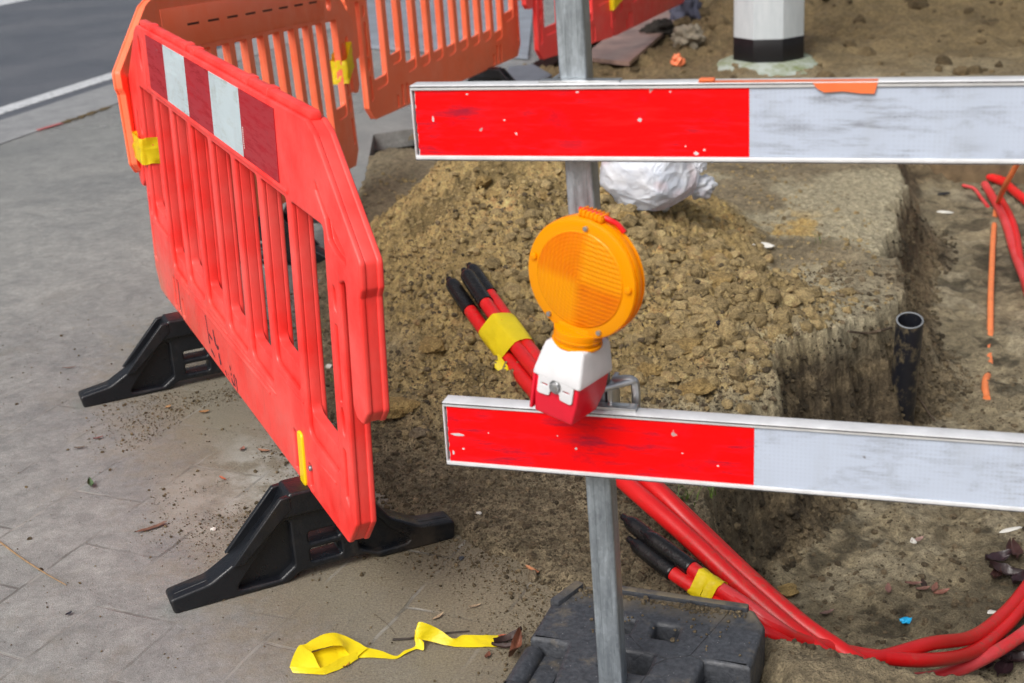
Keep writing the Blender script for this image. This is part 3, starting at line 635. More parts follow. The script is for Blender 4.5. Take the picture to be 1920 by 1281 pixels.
# ------------------------------------------------------------------ plastic barriers
def slot(u0, u1, v0, v1, rb=.030, rt=.012): return rpoly([(u0, v0, rb), (u1, v0+.012, rb*.7), (u1, v1, rt), (u0, v1, rt)], seg=5)
def barrier_outline(L, H, ins=0., feet=None):
    i = ins; f = feet or []
    half = [(-.03+i*.4, i, .012), (-.082+i, .062, .012), (-.082+i, .545, .004), (-.118+i*.2, .560, .010), (-.118+i*.5, .325, .012), (-.135, .305+i, .012), (-.170, .305+i, .014), (-.196+i, .335, .014), (-.194+i, .548, .006), (-.205+i, .566, .012), (-.205+i, .615, .018), (.015, H-.018-i, .03), (.06, H-i, .02)]
    left = half
    right = [(L-p[0], p[1], p[2]) for p in half][::-1]
    return rpoly(left+right, seg=3)[::-1]
def make_barrier(M, mats, label, group, L=1.77, H=.814, T=None, nslot=8, slatw=.034, u_first=-.005, panel=True, orange=False, foot_mat=None, clip=True, side=1, feet=None):
    root = empty('plastic_barrier', M, label, 'barrier', group)
    v1 = .632; T = T or (.030 if orange else .044); sk = .008 if orange else .0125
    pitch = (L+2*.005)/nslot
    slots = []
    for k in range(nslot):
        a = u_first+k*pitch+(slatw/2 if k else 0); b = u_first+(k+1)*pitch-(slatw/2 if k < nslot-1 else 0)
        slots.append((a, b, .13 if k in (0, nslot-2) else .215 if k in (1, nslot-1) else .152))
    core_h, skin_h = [], []
    for a, b, v0 in slots:
        core_h.append(slot(a, b, v0+.045, v1-.004)); skin_h.append(slot(a, b, v0, v1, .036))
    eh = [ell(L-.072, .735, .020, .050)] if not orange else [ell(L-.06, .70, .03, .028), ell(.06, .70, .03, .028)]
    handle = rpoly([(.030, .712, .006), (-.030, .665, .006), (-.126, .612, .008), (-.132, .588, .010), (-.066, .598, .008), (-.030, .612, .010), (-.016, .650, .008), (.030, .690, .006)])
    core_h += eh; skin_h += eh
    if not orange: core_h.append(handle); skin_h.append(handle)
    mb = MB()
    mb.add(plate(barrier_outline(L, H, .0025), core_h, T-sk*1.76, .002))
    for s in (-1, 1):
        ex = []
        for uc in (-.046, L+.046):
            ex += [ell(uc, .505, .011, .026, 14), rpoly([(uc-.007, .30), (uc+.009, .30), (uc+.009, .455), (uc-.007, .455)], .006), ell(uc, .262, .012, .030, 14), rpoly([(uc-.006, .085), (uc+.016, .10), (uc+.012, .205), (uc-.006, .205)], .006)]
        nt_ = []
        for uf in (.262, L-.262):
            for du, top in ((-.052, .070), (.0, .112), (.052, .108)):
                nt_.append(rpoly([(uf+du-.014, .013, .004), (uf+du+.014, .013, .004), (uf+du+.014, top, .013), (uf+du-.014, top, .013)]))
        mb.add(plate(barrier_outline(L, H, .0), skin_h+ex+nt_, sk, sk*.336, y=s*(T/2-sk/2)))
    # moulded ribs: under the sign, along the foot panel, above the sign, lips under the slots
    for s in (-1, 1):
        y = s*T/2
        def rib(u0, v0, u1, v1_, r): mb.cyl((u0, y-s*r*.35, v0), (u1, y-s*r*.35, v1_), r, n=10, bev=r*.3)
        if not orange:
            rib(.215, .648, L-.145, .648, .0062); rib(L-.14, .648, L-.14, H-.03, .004)
            rib(.50, .124, L-.50, .124, .0052)
            for k in range(1, nslot-1):
                a, b, v0 = slots[k]; rib(a-.012, v0-.012, b+.005, v0-.010, .0035)
            a, b, v0 = slots[0]; rib(a+.03, .105, b+.01, .102, .0042)
        else:
            mb.box(.10, L-.12, y-.010 if s > 0 else y-.004, y+.004 if s > 0 else y+.010, .645, H-.035, .006)
    # raised lug strip along the top with joints
    for k, (a, b) in enumerate(((.06, .50), (.515, 1.09), (1.105, L-.06))):
        if b < L: mb.box(a, b, -T*.26, T*.26, H-.004, H+.014, .005)
    for a in (.34, .5, 1.0, 1.1, 1.55):
        if a < L-.1: mb.box(a, a+.045, -T*.33, T*.33, H-.004, H+.0165, .004)
    mb.box(-.186+.004, -.122, -T*.36, T*.36, .33, .53, .006); mb.box(L+.122, L+.182, -T*.36, T*.36, .33, .53, .006)
    body = mb.done('body', mats, root, 40)
    if orange:                              # dashes moulded through the panel
        d = MB()
        for k in range(9):
            u = .27+k*.155
            if u < L-.2: d.box(u, u+.085, side*(T/2+.0032)-.0015, side*(T/2+.0032)+.0015, .715, .722)
        d.done('slit_row', simple('dark_slit', (.05, .008, .004), .8), root)
    if panel:
        pb = MB(); us = [.268, .542, .816, 1.075, 1.337, 1.57]
        for k in range(5):
            pb.box(us[k], us[k+1], side*T/2-.001, side*T/2+.0016, .655, .802, 0, mi=k % 2)
        pnl = pb.done('reflective_panel', [MAT_PANEL_RED, MAT_PANEL_WHITE], root)
        d = MB()
        for k in range(10): d.box(.528+RNG.uniform(-.001, .001), .532, side*T/2+.0014, side*T/2+.0022, .676+k*.0048, .679+k*.0048)
        d.done('printed_code', simple('white_print', (.75, .75, .72), .5), pnl)
    # feet
    for j, uf in enumerate((.262, L-.262) if feet is None else feet):
        fm = MB(); zg = -M_rest(M)
        prof = [(-.335, 0, .010), (-.342, .036, .010), (-.255, .050, .06), (-.170, .098, .06), (-.086, .180, .03), (-.072, .212, .008), (.072, .212, .008), (.095, .175, .02), (.15, .095, .05), (.22, .055, .05), (.30, .048, .012), (.298, .0, .012), (.12, .004, .012), (.09, .022, .014), (-.06, .022, .014), (-.09, .004, .014)]
        P2 = rpoly(prof)
        hl = [rpoly([(-.205, .017, .01), (-.105, .017, .012), (-.072, .040, .012), (-.072, .150, .02), (-.092, .148, .02)]), rpoly([(-.035, .085), (.035, .085), (.035, .110), (-.035, .110)], .007), rpoly([(-.035, .040), (.035, .040), (.035, .070), (-.035, .070)], .007), rpoly([(.075, .040, .012), (.115, .020, .012), (.205, .022, .012), (.15, .068, .03), (.105, .13, .02), (.075, .15, .02)])]
        fm.add(plate(P2, hl, .058, .0055)); fm.add(plate(rpoly([(p[0]*.96, p[1]*.93+.006, 0) for p in prof], 0), [hl[1], hl[2]], .018, .002))
        fm.add(plate(rpoly([(-.10, .16), (-.068, .215), (.068, .215), (.09, .16)], .01), [], .078, .006))
        for sgn in (-1, 1): fm.add(plate(rpoly([(-.205, .080, .0), (-.18, .080, 0), (-.066, .180, .004), (-.066, .21, .004), (-.088, .208, .01)], .004), [], .014, .003, y=sgn*.033))
        fo = fm.done('foot', foot_mat or MAT_FOOT, root, 40)
        # the foot stands across the barrier, upright on the ground
        inv = M.inverted(); base = M @ Vector((uf, 0, 0)); dx = (M.to_3x3() @ Vector((0, -side, 0))); dx.z = 0; dx.normalize()
        # local x of the profile points away from the road side
        W = frame((base.x, base.y, base.z-.208), dx, (0, 0, 1)); fo.matrix_parent_inverse = Matrix(); fo.matrix_local = inv @ W
    if clip:
        u = .262
        cb = MB(); cb.add(plate(rpoly([(u-.019, .012, .008), (u-.010, -.020, .008), (u+.012, -.014, .010), (u+.017, .010, .010), (u+.0165, .124, .014), (u-.0165, .124, .014)]), [], .009, .003, y=side*(T/2+.001)))
        cb.done('locking_clip', MAT_YELLOW_CLIP, root)
        sc = MB(); sc.cyl((u-.052, side*(T/2-.008), .06), (u-.052, side*(T/2+.003), .06), .0065, n=14, bev=.0015).cyl((u-.052, side*(T/2), .06), (u-.052, side*(T/2+.0034), .06), .0025, n=6)
        sc.done('screw', MAT_BOLT, root)
        cb = MB(); cb.add(plate(rpoly([(L-.262-.012, -.01, .006), (L-.262+.012, -.01, .006), (L-.262+.0105, .107, .011), (L-.262-.0105, .107, .011)]), [], .006, .002, y=side*(T/2-.006))); cb.done('foot_tongue', MAT_FOOT, root)
    return root
def M_rest(M): return M.translation.z
def bmat(o, heading, lean, pitch=0.):
    d = Vector((math.cos(heading)*math.cos(pitch), math.sin(heading)*math.cos(pitch), math.sin(pitch)))
    n = Vector((-math.sin(heading), math.cos(heading), 0)); u = d.cross(n); u = u if u.z > 0 else -u
    up = u*math.cos(lean)+n*math.sin(lean); y = up.cross(d)
    return Matrix(((d.x, y.x, up.x, o[0]), (d.y, y.y, up.y, o[1]), (d.z, y.z, up.z, o[2]), (0, 0, 0, 1)))
TH = .044
h1 = R(113.753); n1v = np.array([-math.sin(h1), math.cos(h1), 0])
MR = bmat(np.array([-.352, 2.362, .206])-n1v*TH/2, h1, R(-2.062))
red = make_barrier(MR, MAT_RED, 'red plastic barrier nearest the viewer with red and white reflective strip', 'plastic road work barriers', side=1)
# scuffed black stencil remains on its lower panel
sb = MB()
def stroke(u0, v0, u1, v1_, wd):
    a = math.atan2(v1_-v0, u1-u0); c, s = math.cos(a+math.pi/2)*wd/2, math.sin(a+math.pi/2)*wd/2
    b = bmesh.new(); k = 7; rs = random.Random(int(u0*1e4+v0*777)); pr = None
    for i in range(k+1):
        t = i/k; x, z = u0+(u1-u0)*t, v0+(v1_-v0)*t; f1, f2 = rs.uniform(.35, 1.2), rs.uniform(.35, 1.2)
        p = b.verts.new((x+c*f1, TH/2+.0008, z+s*f1)), b.verts.new((x-c*f2, TH/2+.0008, z-s*f2))
        if pr and rs.random() > .18: b.faces.new((pr[0], pr[1], p[1], p[0]))
        pr = p
    me = bpy.data.meshes.new('t'); b.to_mesh(me); b.free(); sb.add(me)
for q in [(1.145, .115, 1.120, .028, .010), (1.120, .070, 1.085, .064, .008), (1.120, .030, 1.075, .020, .008), (1.065, .098, 1.045, .060, .014), (1.045, .060, 1.015, .066, .010), (1.030, .062, 1.000, .014, .013), (.960, .020, .945, .012, .008), (.930, .024, .920, .010, .007), (.900, .055, .885, .012, .009), (.885, .012, .865, .014, .008), (.868, .046, .858, .012, .008), (.845, .040, .835, .008, .008), (.862, .044, .846, .040, .006)]: stroke(*q)
sb.done('stencil_mark', simple('worn_black_stencil', (.035, .02, .035), .7), red, 10)

MO2 = bmat(np.array([-1.066, 4.217, .24]), R(75.6), R(3.2), R(-3.86))
MO2 = MO2 @ Matrix.Translation((.05, .015, 0))
ora = make_barrier(MO2, MAT_ORANGE, 'orange plastic barrier with a row of slits, tilted behind the red one', 'plastic road work barriers', L=1.64, nslot=11, slatw=.046, panel=False, orange=True, side=-1, clip=False, feet=(.66, 1.20))
MO3 = bmat(np.array([-.608, 6.306, .225]), R(66.2), R(.7), 0) @ Matrix.Translation((.10, .015, 0))
make_barrier(MO3, MAT_ORANGE, 'orange plastic barrier right of the slotted one, half behind the upper board', 'plastic road work barriers', L=1.70, nslot=11, slatw=.046, panel=False, orange=True, side=-1, clip=False, feet=(1.32,))
p4 = at(1008, 116, .2)
MO4 = bmat(p4, R(57), 0, 0) @ Matrix.Translation((.10, .015, 0))
make_barrier(MO4, MAT_RED2, 'short red barrier partly hidden behind the steel post', 'plastic road work barriers', L=.80, nslot=4, slatw=.055, panel=False, orange=True, side=-1, clip=False, feet=())
p5 = at(1145, 72, .2)
MO5 = bmat(p5, R(66), 0, 0) @ Matrix.Translation((.12, .015, 0))
make_barrier(MO5, MAT_RED2, 'farthest red barrier beside the rusty steel plate', 'plastic road work barriers', L=1.83, nslot=12, slatw=.046, panel=False, orange=True, side=-1, clip=False, feet=())

def tape_band(M, u0, u1, v0, v1, dv, t, label, seed):
    # crumpled band wrapped round two barrier ends
    loop = [(u0, -t), (u1, -t), (u1, t), (u0, t)]; pts = []
    for i in range(4):
        a, b = loop[i], loop[(i+1) % 4]
        for k in range(8): pts.append((a[0]+(b[0]-a[0])*k/8, a[1]+(b[1]-a[1])*k/8))
    V = []; Fs = []; n = len(pts); rows = 9
    for r_ in range(rows):
        for i, (u, y) in enumerate(pts):
            z = v0+(v1-v0)*r_/(rows-1)+dv*(u-u0)/(u1-u0); k = mnoise.noise(Vector((u*60, y*60+seed, z*45)))*.006
            cu, cy = (u-(u0+u1)/2), y; V.append((u+k*np.sign(cu), y+k*np.sign(cy)+(.002*np.sign(cy)), z+k*.8))
    for r_ in range(rows-1):
        for i in range(n): Fs.append((r_*n+i, r_*n+(i+1) % n, (r_+1)*n+(i+1) % n, (r_+1)*n+i))
    me = from_np('tape_wrap', V, Fs, True); o = link('tape_wrap', me, MAT_TAPE); o.matrix_world = M
    return tag(o, label, 'tape', 'yellow tape ties on the barriers')
tape_band(MR, 1.772, 1.90, .400, .478, .0, .036, 'yellow tape wrapped around the far end of the nearest red barrier', 3)
tape_band(MO2, 1.645, 1.735, .36, .46, .07, .036, 'yellow tape tying the tilted orange barrier to the next', 9)
tape_band(MO4, .80, .93, .17, .33, .05, .04, 'yellow tape tying the two red barriers behind the steel post', 15)
tape_band(MO5, -.08, -.02, .52, .66, .02, .036, 'small yellow tape patch at the top edge above the tied red barriers', 21)

# ------------------------------------------------------------------ board barrier: post and two boards
ph = R(-17.527); pd = Vector((math.cos(ph), math.sin(ph), 0)); pn = Vector((-pd.y, pd.x, 0))
MP = Matrix(((pd.x, pn.x, 0, .14), (pd.y, pn.y, 0, 1.936), (0, 0, 1, 0), (0, 0, 0, 1)))
board = empty('board_barrier', MP, 'red and white two-board barrier on a galvanised steel post', 'barrier')
pm = MB(); sh = Matrix(((1, 0, -math.tan(R(1.404)), 0), (0, 1, 0, 0), (0, 0, 1, 0), (0, 0, 0, 1)))
ch = rpoly([(-.0335, .031), (.0085, .031), (.0085, .073), (-.0335, .073)], .004)
me = plate(ch, [rpoly([(-.0305, .034), (.0055, .034), (.0055, .070), (-.0305, .070)], .003)], 1.55, 0, vert=False); me.transform(Matrix.Translation((0, 0, .785))); pm.add(me, sh)
for x in (-.022, -.003):                    # rolled grooves on the visible face
    pm.box(x-.0015, x+.0015, .0303, .032, .012, 1.56, 0, mat=sh)
post = pm.done('post', MAT_GALV, board, 30)
MAT_SEAM = simple('dark_gap_seam', (.055, .055, .06), .7, var=.8, nscale=70)  # for thin dark strips drawn as the gaps along the rails
def make_board(s0, z0, hgt, tilt, lab, orange_tape=False):
    L = 1.5; mt = Matrix.Translation((s0, 0, z0)) @ Matrix.Rotation(tilt, 4, 'Y')
    fb = MB(); e = .0066
    fb.box(.004, L, .002, .027, .0, hgt, .0025, mat=mt)                       # hollow profile
    fb.box(0., L, -.003, .028, hgt-e, hgt+.0010, .0013, mat=mt)               # top rail
    fb.box(0., L, -.003, .028, -.0010, e, .0013, mat=mt)                      # bottom rail
    fb.box(-.0006, .0020, -.0015, .0265, e*.6, hgt-e*.6, .001, mat=mt)
    fb.box(.0, L, -.0036, -.0025, hgt-.0022, hgt-.0004, 0, mat=mt, mi=1); fb.box(.0, L, -.0034, -.0025, -.0004, .0012, 0, mat=mt, mi=1)
    bo = fb.done('board', [MAT_ALU, MAT_SEAM], board, 30); bo['label'] = lab
    x = .004
    for k in range(3):
        sb_ = MB(); jag = [(x, e+.0005)]; x1 = x+.5-(.004 if k == 0 else 0)
        pts = [(x1, e+.0005), (x1, hgt-e-.0005)]
        if k == 0: pts += [(.0045+RNG.uniform(0, .0025), hgt-e-.001-(hgt-2*e)*q) for q in np.linspace(0, 1, 22)]
        else: pts += [(x, hgt-e-.0005), (x, e+.0005)]
        sb_.add(plate([(p[0], p[1]) for p in pts], [], .0016, 0, y=.0012), mt)
        sb_.done('red_sheet' if k % 2 == 0 else 'white_sheet', MAT_SHEET_RED if k % 2 == 0 else MAT_SHEET_WHITE, bo, 20); x = x1+.0004
    return bo, mt
b1, mt1 = make_board(-.2815, 1.0306, .1115, -R(.45), 'upper red and white board')
b2, mt2 = make_board(-.2705, .5196, .1115, 0, 'lower red and white board')
# torn orange tape left on the upper board
tb = MB(); tb.add(plate([(.592, .1035), (.602, .098), (.626, .0995), (.650, .0965), (.668, .0960), (.672, .1115), (.586, .1115)], [], .0008, 0, y=-.0038), mt1)
tb.box(.43, .672, -.0032, .010, .1131, .1136, 0, mat=mt1); tb.box(.43, .452, -.003, .012, .1134, .118, .002, mat=mt1)
tb.done('orange_tape', simple('torn_orange_tape', (.80, .17, .05), .5), b1)
# white chip marks
chp = MB(); rs = random.Random(4)
def chip(mt, u, v, a, b_, sd):
    a *= .75; b_ *= .75
    rs = random.Random(sd); n = 9; chp.add(plate([(u+a*rs.uniform(.55, 1)*math.cos(6.283*k/n), v+b_*rs.uniform(.55, 1)*math.sin(6.283*k/n)) for k in range(n)], [], .0004, 0, y=.0002), mt)
for i, (u, v, a, b_) in enumerate([(.032, .062, .0022, .008), (.345, .060, .006, .0045), (.425, .012, .006, .004), (.437, .017, .003, .003), (.160, .040, .003, .003), (.143, .060, .0025, .002), (.088, .0985, .0035, .002), (.255, .1005, .005, .002), (.39, .1, .003, .0018), (.41, .022, .002, .002)]): chip(mt1, u, v, a, b_, i)
for i, (u, v, a, b_) in enumerate([(.022, .055, .020, .0042), (.22, .046, .003, .004), (.03, .030, .004, .003), (.075, .062, .002, .002), (.39, .052, .0025, .002), (.445, .035, .0035, .0025), (.012, .022, .003, .006), (.19, .066, .002, .002)]): chip(mt2, u, v, a, b_, 40+i)
chp.done('chipped_paint', simple('chip_white', (.62, .62, .64), .5), board)
# clamps: brackets and bolts behind each board
for (z, nm) in ((.632, 'clamp'), (1.142, 'clamp')):
    cb = MB(); xs_ = -.0135-math.tan(R(1.404))*z
    cb.box(xs_-.045, xs_+.075, .006, .029, z+.0, z+.006, .001)
    if z < 1: cb.box(xs_+.026, xs_+.034, .024, .082, z-.05, z+.036, .002)
    cb.box(xs_-.034, xs_-.026, .024, .082, z-.05, z+.004, .002)
    if z < 1:
        cb.add(tube(catmull([(xs_+.030, .05, z+.034), (xs_+.060, .05, z+.036), (xs_+.066, .052, z+.020), (xs_+.066, .05, z-.03)], 8), .0075, 10))
        cb.cyl((xs_+.02, .02, z+.030), (xs_+.066, .05, z+.036), .005, n=10)
    cb.cyl((xs_-.05, .052, z-.02), (xs_+.055, .052, z-.02), .0045, n=10); cb.cyl((xs_+.040, .052, z-.02), (xs_+.050, .052, z-.02), .009, n=6)
    cb.done(nm, MAT_BOLT, board)

# ------------------------------------------------------------------ amber warning lamp
def amber():
    m = NT('amber_lens', .16); c = m.tc.outputs['Object']; s = m.sep(c); x, z = s[0], s[2]
    # prism fields: ribs per quadrant; refraction's dark quadrants and rib shading are painted colour
    rad = m.math('SQRT', m.math('ADD', m.math('MULTIPLY', x, x), m.math('MULTIPLY', z, z)))
    inner = m.ramp(m.math('MULTIPLY', rad, 10), (.775, 1.), (.795, 0.))
    wv = m.n('TexWave'); wv.wave_type = 'RINGS'; wv.rings_direction = 'Y'; wv.inputs['Scale'].default_value = 55; m.l(c, wv.inputs['Vector'])
    w1 = m.n('TexWave'); w1.bands_direction = 'X'; w1.inputs['Scale'].default_value = 42; m.l(c, w1.inputs['Vector'])
    w2 = m.n('TexWave'); w2.bands_direction = 'Z'; w2.inputs['Scale'].default_value = 42; m.l(c, w2.inputs['Vector'])
    qx = m.ramp(m.math('ADD', m.math('MULTIPLY', x, 6), .5), (.46, 0.), (.56, 1.)); qz = m.ramp(m.math('ADD', m.math('MULTIPLY', z, 6), .5), (.44, 0.), (.54, 1.))
    a = m.math('ABSOLUTE', m.math('SUBTRACT', qx, qz))
    refract_dark = m.math('MULTIPLY', inner, m.math('ADD', m.math('MULTIPLY', a, .0), m.math('ADD', m.math('MULTIPLY', m.math('MULTIPLY', qx, m.math('SUBTRACT', 1., qz)), .75), m.math('MULTIPLY', m.math('MULTIPLY', m.math('SUBTRACT', 1., qx), qz), .68))))
    rib = m.math('MULTIPLY', inner, m.math('MULTIPLY', m.mix(qx, w1.outputs['Fac'], w2.outputs['Fac']), m.mix(qz, .09, .14)))
    f = m.math('ADD', m.math('MULTIPLY', refract_dark, m.ramp(m.noise(c, 22, 2), (.3, .65), (.7, 1.))), rib)
    cc = m.mix(f, (1., .42, .002), (.84, .17, .001)); m.col(cc)
    h = m.math('MULTIPLY', inner, m.math('ADD', m.math('MULTIPLY', wv.outputs['Fac'], .5), m.mix(qx, w1.outputs['Fac'], w2.outputs['Fac'])))
    m.bump(h, .28, .004)
    tr = m.n('BsdfTranslucent'); m.l(cc, tr.inputs[0]); mx = m.n('MixShader'); mx.inputs[0].default_value = .36
    out = [q for q in m.t.nodes if q.type == 'OUTPUT_MATERIAL'][0]; m.l(m.b.outputs[0], mx.inputs[1]); m.l(tr.outputs[0], mx.inputs[2]); m.l(mx.outputs[0], out.inputs[0])
    m.b.inputs['Specular IOR Level'].default_value = .3; m.b.inputs['Coat Weight'].default_value = .12; m.b.inputs['Coat Roughness'].default_value = .08
    return m.m
MAT_AMBER = amber()
lc = np.array(MP @ Vector((-.009, -.062, .876))); yaw = math.atan2(-.76, -.56)      # where the lens faces
fwd = Vector((math.cos(yaw), math.sin(yaw), 0)); xr = Vector((-fwd.y, fwd.x, 0))
ML = Matrix(((xr.x, -fwd.x, 0, lc[0]), (xr.y, -fwd.y, 0, lc[1]), (0, 0, 1, lc[2]), (0, 0, 0, 1)))   # local -y is the front, x is to the lamp's own right
lamp = empty('warning_lamp', ML @ Matrix.Rotation(R(10.5), 4, 'Y'), 'amber round warning lamp on a red and white housing, clipped to the lower board', 'warning lamp')
prof = [(0, -.0235), (.006, -.0245), (.012, -.023), (.030, -.0236), (.050, -.0228), (.066, -.0216), (.0780, -.0200), (.0800, -.0184), (.084, -.0180), (.0955, -.0174), (.0985, -.0160), (.1000, -.0125), (.0985, -.0108), (.0968, -.0104), (.0968, -.0072), (.0995, -.0066), (.1003, -.0030), (.1003, .0030), (.0985, .0066), (.0965, .0072), (.0965, .0106), (.0985, .0110), (.0992, .0140), (.097, .0170), (.08, .0185), (.04, .0235), (0, .0245)]
V = []; Fs = []; n = 96
for (r_, y) in prof:
    for k in range(n): V.append((r_*math.cos(2*math.pi*k/n), y, r_*math.sin(2*math.pi*k/n)))
for i in range(len(prof)-1):
    for k in range(n): Fs.append((i*n+k, i*n+(k+1) % n, (i+1)*n+(k+1) % n, (i+1)*n+k))
me = from_np('lens', V, Fs, True); smooth(me, 30); lens = link('lens', me, MAT_AMBER, lamp); lamp.scale = (.925, .925, .925)
nb = MB(); nb.cyl((0, 0, -.114), (0, 0, -.088), .0375, .041, 40, .002).cyl((0, 0, -.1165), (0, 0, -.111), .0415, n=40, bev=.0015).cyl((0, 0, -.105), (0, 0, -.101), .0402, n=40, bev=.0012)
nb.box(-.030, .030, -.019, .004, -.10, -.080, .004); nb.done('lens_neck', MAT_AMBER, lamp)
hb = MB(); hb.box(-.022, .022, -.010, .012, .0975, .1085, .003)
for k in range(6): hb.box(-.021+k*.0074, -.017+k*.0074, -.0115, .0135, .100, .1105, .001)
hb.done('hinge_knuckle', MAT_AMBER, lamp)
lr = tube(catmull([(-.026, 0, .106), (.0, .0, .107), (.024, .001, .105), (.040, .008, .098), (.050, .012, .088)], 6), .0042, 10); link('red_cord', lr, simple('red_cord', (.75, .01, .015), .4), lamp)
for (a, rr_) in ((90, .0865), (8, .089), (172, .089), (238, .0895), (-58, .0895)):
    s_ = MB(); p = (rr_*math.cos(R(a)), 0, rr_*math.sin(R(a)))
    s_.cyl((p[0], -.0225, p[2]), (p[0], -.0165, p[2]), .0042 if a in (90, 238, -58) else .006, n=12, bev=.001); s_.done('screw' if a in (90, 238, -58) else 'lens_boss', MAT_BOLT if a in (90, 238, -58) else MAT_AMBER, lamp)
MAT_HOUSE_W = simple('white_housing', (.70, .70, .72), .38, var=.14, nscale=16)
MAT_HOUSE_R = simple('red_housing', (.74, .012, .035), .33, var=.18, nscale=9)
def hull(secs, bev, name, mat, parent, seg=3):   # lofted rectangular sections (z, x0,x1,y0,y1)
    b = bmesh.new(); rows = [[b.verts.new(q) for q in ((x0, y0, z), (x1, y0, z), (x1, y1, z), (x0, y1, z))] for (z, x0, x1, y0, y1) in secs]
    for a, c in zip(rows, rows[1:]):
        for k in range(4): b.faces.new((a[k], a[(k+1) % 4], c[(k+1) % 4], c[k]))
    b.faces.new(rows[0][::-1]); b.faces.new(rows[-1]); bmesh.ops.recalc_face_normals(b, faces=b.faces[:])
    bmesh.ops.bevel(b, geom=b.edges[:], offset=bev, segments=seg, profile=.5, affect='EDGES')
    me = bpy.data.meshes.new(name); b.to_mesh(me); b.free(); smooth(me, 35); return link(name, me, mat, parent)
hull([(-.172, -.046, .046, -.052, .050), (-.164, -.046, .046, -.052, .050), (-.118, -.038, .038, -.041, .044), (-.112, -.036, .036, -.038, .042)], .005, 'housing_cap', MAT_HOUSE_W, lamp)
hull([(-.240, -.037, .037, -.046, .030), (-.205, -.041, .041, -.047, .046), (-.150, -.0425, .0425, -.047, .047)], .004, 'housing', MAT_HOUSE_R, lamp)
tbm = MB()
for s_ in (-1, 1): tbm.add(plate(rpoly([(s_*.004, -.170, 0), (s_*.034, -.170, 0), (s_*.034, -.202, .006), (s_*.010, -.200, .006), (s_*.009, -.192, .004), (s_*.004, -.188, .003)], .003), [rpoly([(s_*.015, -.184), (s_*.027, -.184), (s_*.027, -.181), (s_*.015, -.181)], 0)], .004, .0012, y=-.0495))
tbm.done('fixing_tab', MAT_HOUSE_W, lamp)
sc = MB(); sc.cyl((0, -.046, -.180), (0, -.0515, -.180), .0125, n=24, bev=.001).cyl((0, -.0505, -.180), (0, -.058, -.180), .0085, n=20, bev=.003); sc.done('bolt', MAT_BOLT, lamp)
rf = MB(); rf.box(-.046, -.0405, -.049, -.028, -.236, -.168, .0015); rf.done('guide_rib', MAT_HOUSE_R, lamp)

# ------------------------------------------------------------------ recycled rubber base block
def rubber():
    m = NT('recycled_rubber', .36); c = m.coord()
    n1 = m.noise(c, 16, 7, .7); n2 = m.noise(c, 120, 4, .65); n3 = m.noise(c, 5, 4)
    cc = m.mix(m.ramp(n2, (.3, 0.), (.7, 1.)), (.026, .029, .035), (.068, .073, .084))
    cc = m.mix(m.ramp(n1, (.56, 0.), (.70, .75)), cc, (.15, .125, .09))
    nz = m.n('NewGeometry'); upn = m.sep(nz.outputs['Normal'])[2]
    y = m.sep(m.tc.outputs['Object'])[1]
    back = m.n('MapRange'); m.l(y, back.inputs[0]); back.inputs[1].default_value = -.075; back.inputs[2].default_value = -.02
    sand = m.math('MULTIPLY', m.math('MULTIPLY', back.outputs[0], m.ramp(n1, (.36, 0.), (.52, 1.))), m.ramp(upn, (.6, 0.), (.9, 1.)))
    cc = m.mix(m.math('MULTIPLY', sand, .85), cc, (.20, .165, .11))
    ck = m.vor(m.coord((1, 1, 1)), 5.5, 'DISTANCE_TO_EDGE'); cr = m.math('MULTIPLY', m.ramp(ck.outputs['Distance'], (.0, 1.), (.007, 0.)), m.ramp(n3, (.58, 0.), (.63, 1.)))
    cc = m.mix(m.math('MULTIPLY', cr, .8), cc, (.006, .006, .006))
    spv = m.vor(c, 150); cc = m.mix(m.math('MULTIPLY', m.ramp(spv.outputs['Distance'], (.10, 1.), (.16, 0.)), m.ramp(m.sep(spv.outputs['Color'])[0], (.88, 0.), (.9, .7))), cc, (.40, .40, .40))
    m.col(cc); m.rough(m.ramp(n1, (.35, .30), (.62, .75))); b = m.bump(m.math('ADD', m.math('MULTIPLY', n2, .6), m.math('ADD', n1, m.math('MULTIPLY', cr, -1.5))), .4, .006); return m.m
hb_ = R(-21.73); bo_ = at(1078, 1088, .1); MBk = Matrix.Translation((bo_[0], bo_[1], 0)) @ Matrix.Rotation(hb_, 4, 'Z')
block = empty('base_block', MBk, 'black recycled rubber base block holding the steel post', 'base block')
mb = MB(); W2 = .385
outer = rpoly([(.02, 0, .004), (W2-.03, 0, .012), (W2, -.05, .02), (W2, -.188, .004), (.302, -.188, .006), (.302, -.30, .006), (W2, -.30, .004), (W2, -.74, .03), (-.022, -.74, .03), (-.022, -.336, .004), (.066, -.336, .006), (.052, -.203, .006), (-.022, -.203, .004), (-.022, -.075, .02)], seg=3)
holes = [rpoly([(.190, -.094), (.236, -.094), (.238, -.140), (.192, -.141)], .006), rpoly([(.118, -.094), (.150, -.094), (.150, -.140), (.118, -.140)], .005), rpoly([(.128, -.195), (.213, -.195), (.213, -.256), (.128, -.256)], .006), rpoly([(.118, -.32), (.17, -.32), (.17, -.365), (.118, -.365)], .006), rpoly([(.20, -.42), (.245, -.42), (.245, -.47), (.20, -.47)], .006)]
me = plate(outer, holes, .094, .009, vert=False); me.transform(Matrix.Translation((0, 0, .047))); mb.add(me)
mb2 = MB(); me = plate(rpoly([(.0, -.03), (W2-.02, -.03), (W2-.02, -.72), (.0, -.72)], .01), [], .008, 0, vert=False); me.transform(Matrix.Translation((0, 0, .008))); mb2.add(me); mb2.done('hole_shade_floor', simple('shade_black_rubber', (.005, .005, .006), .8), block)  # near-black floor plate that deepens the shade in the holes
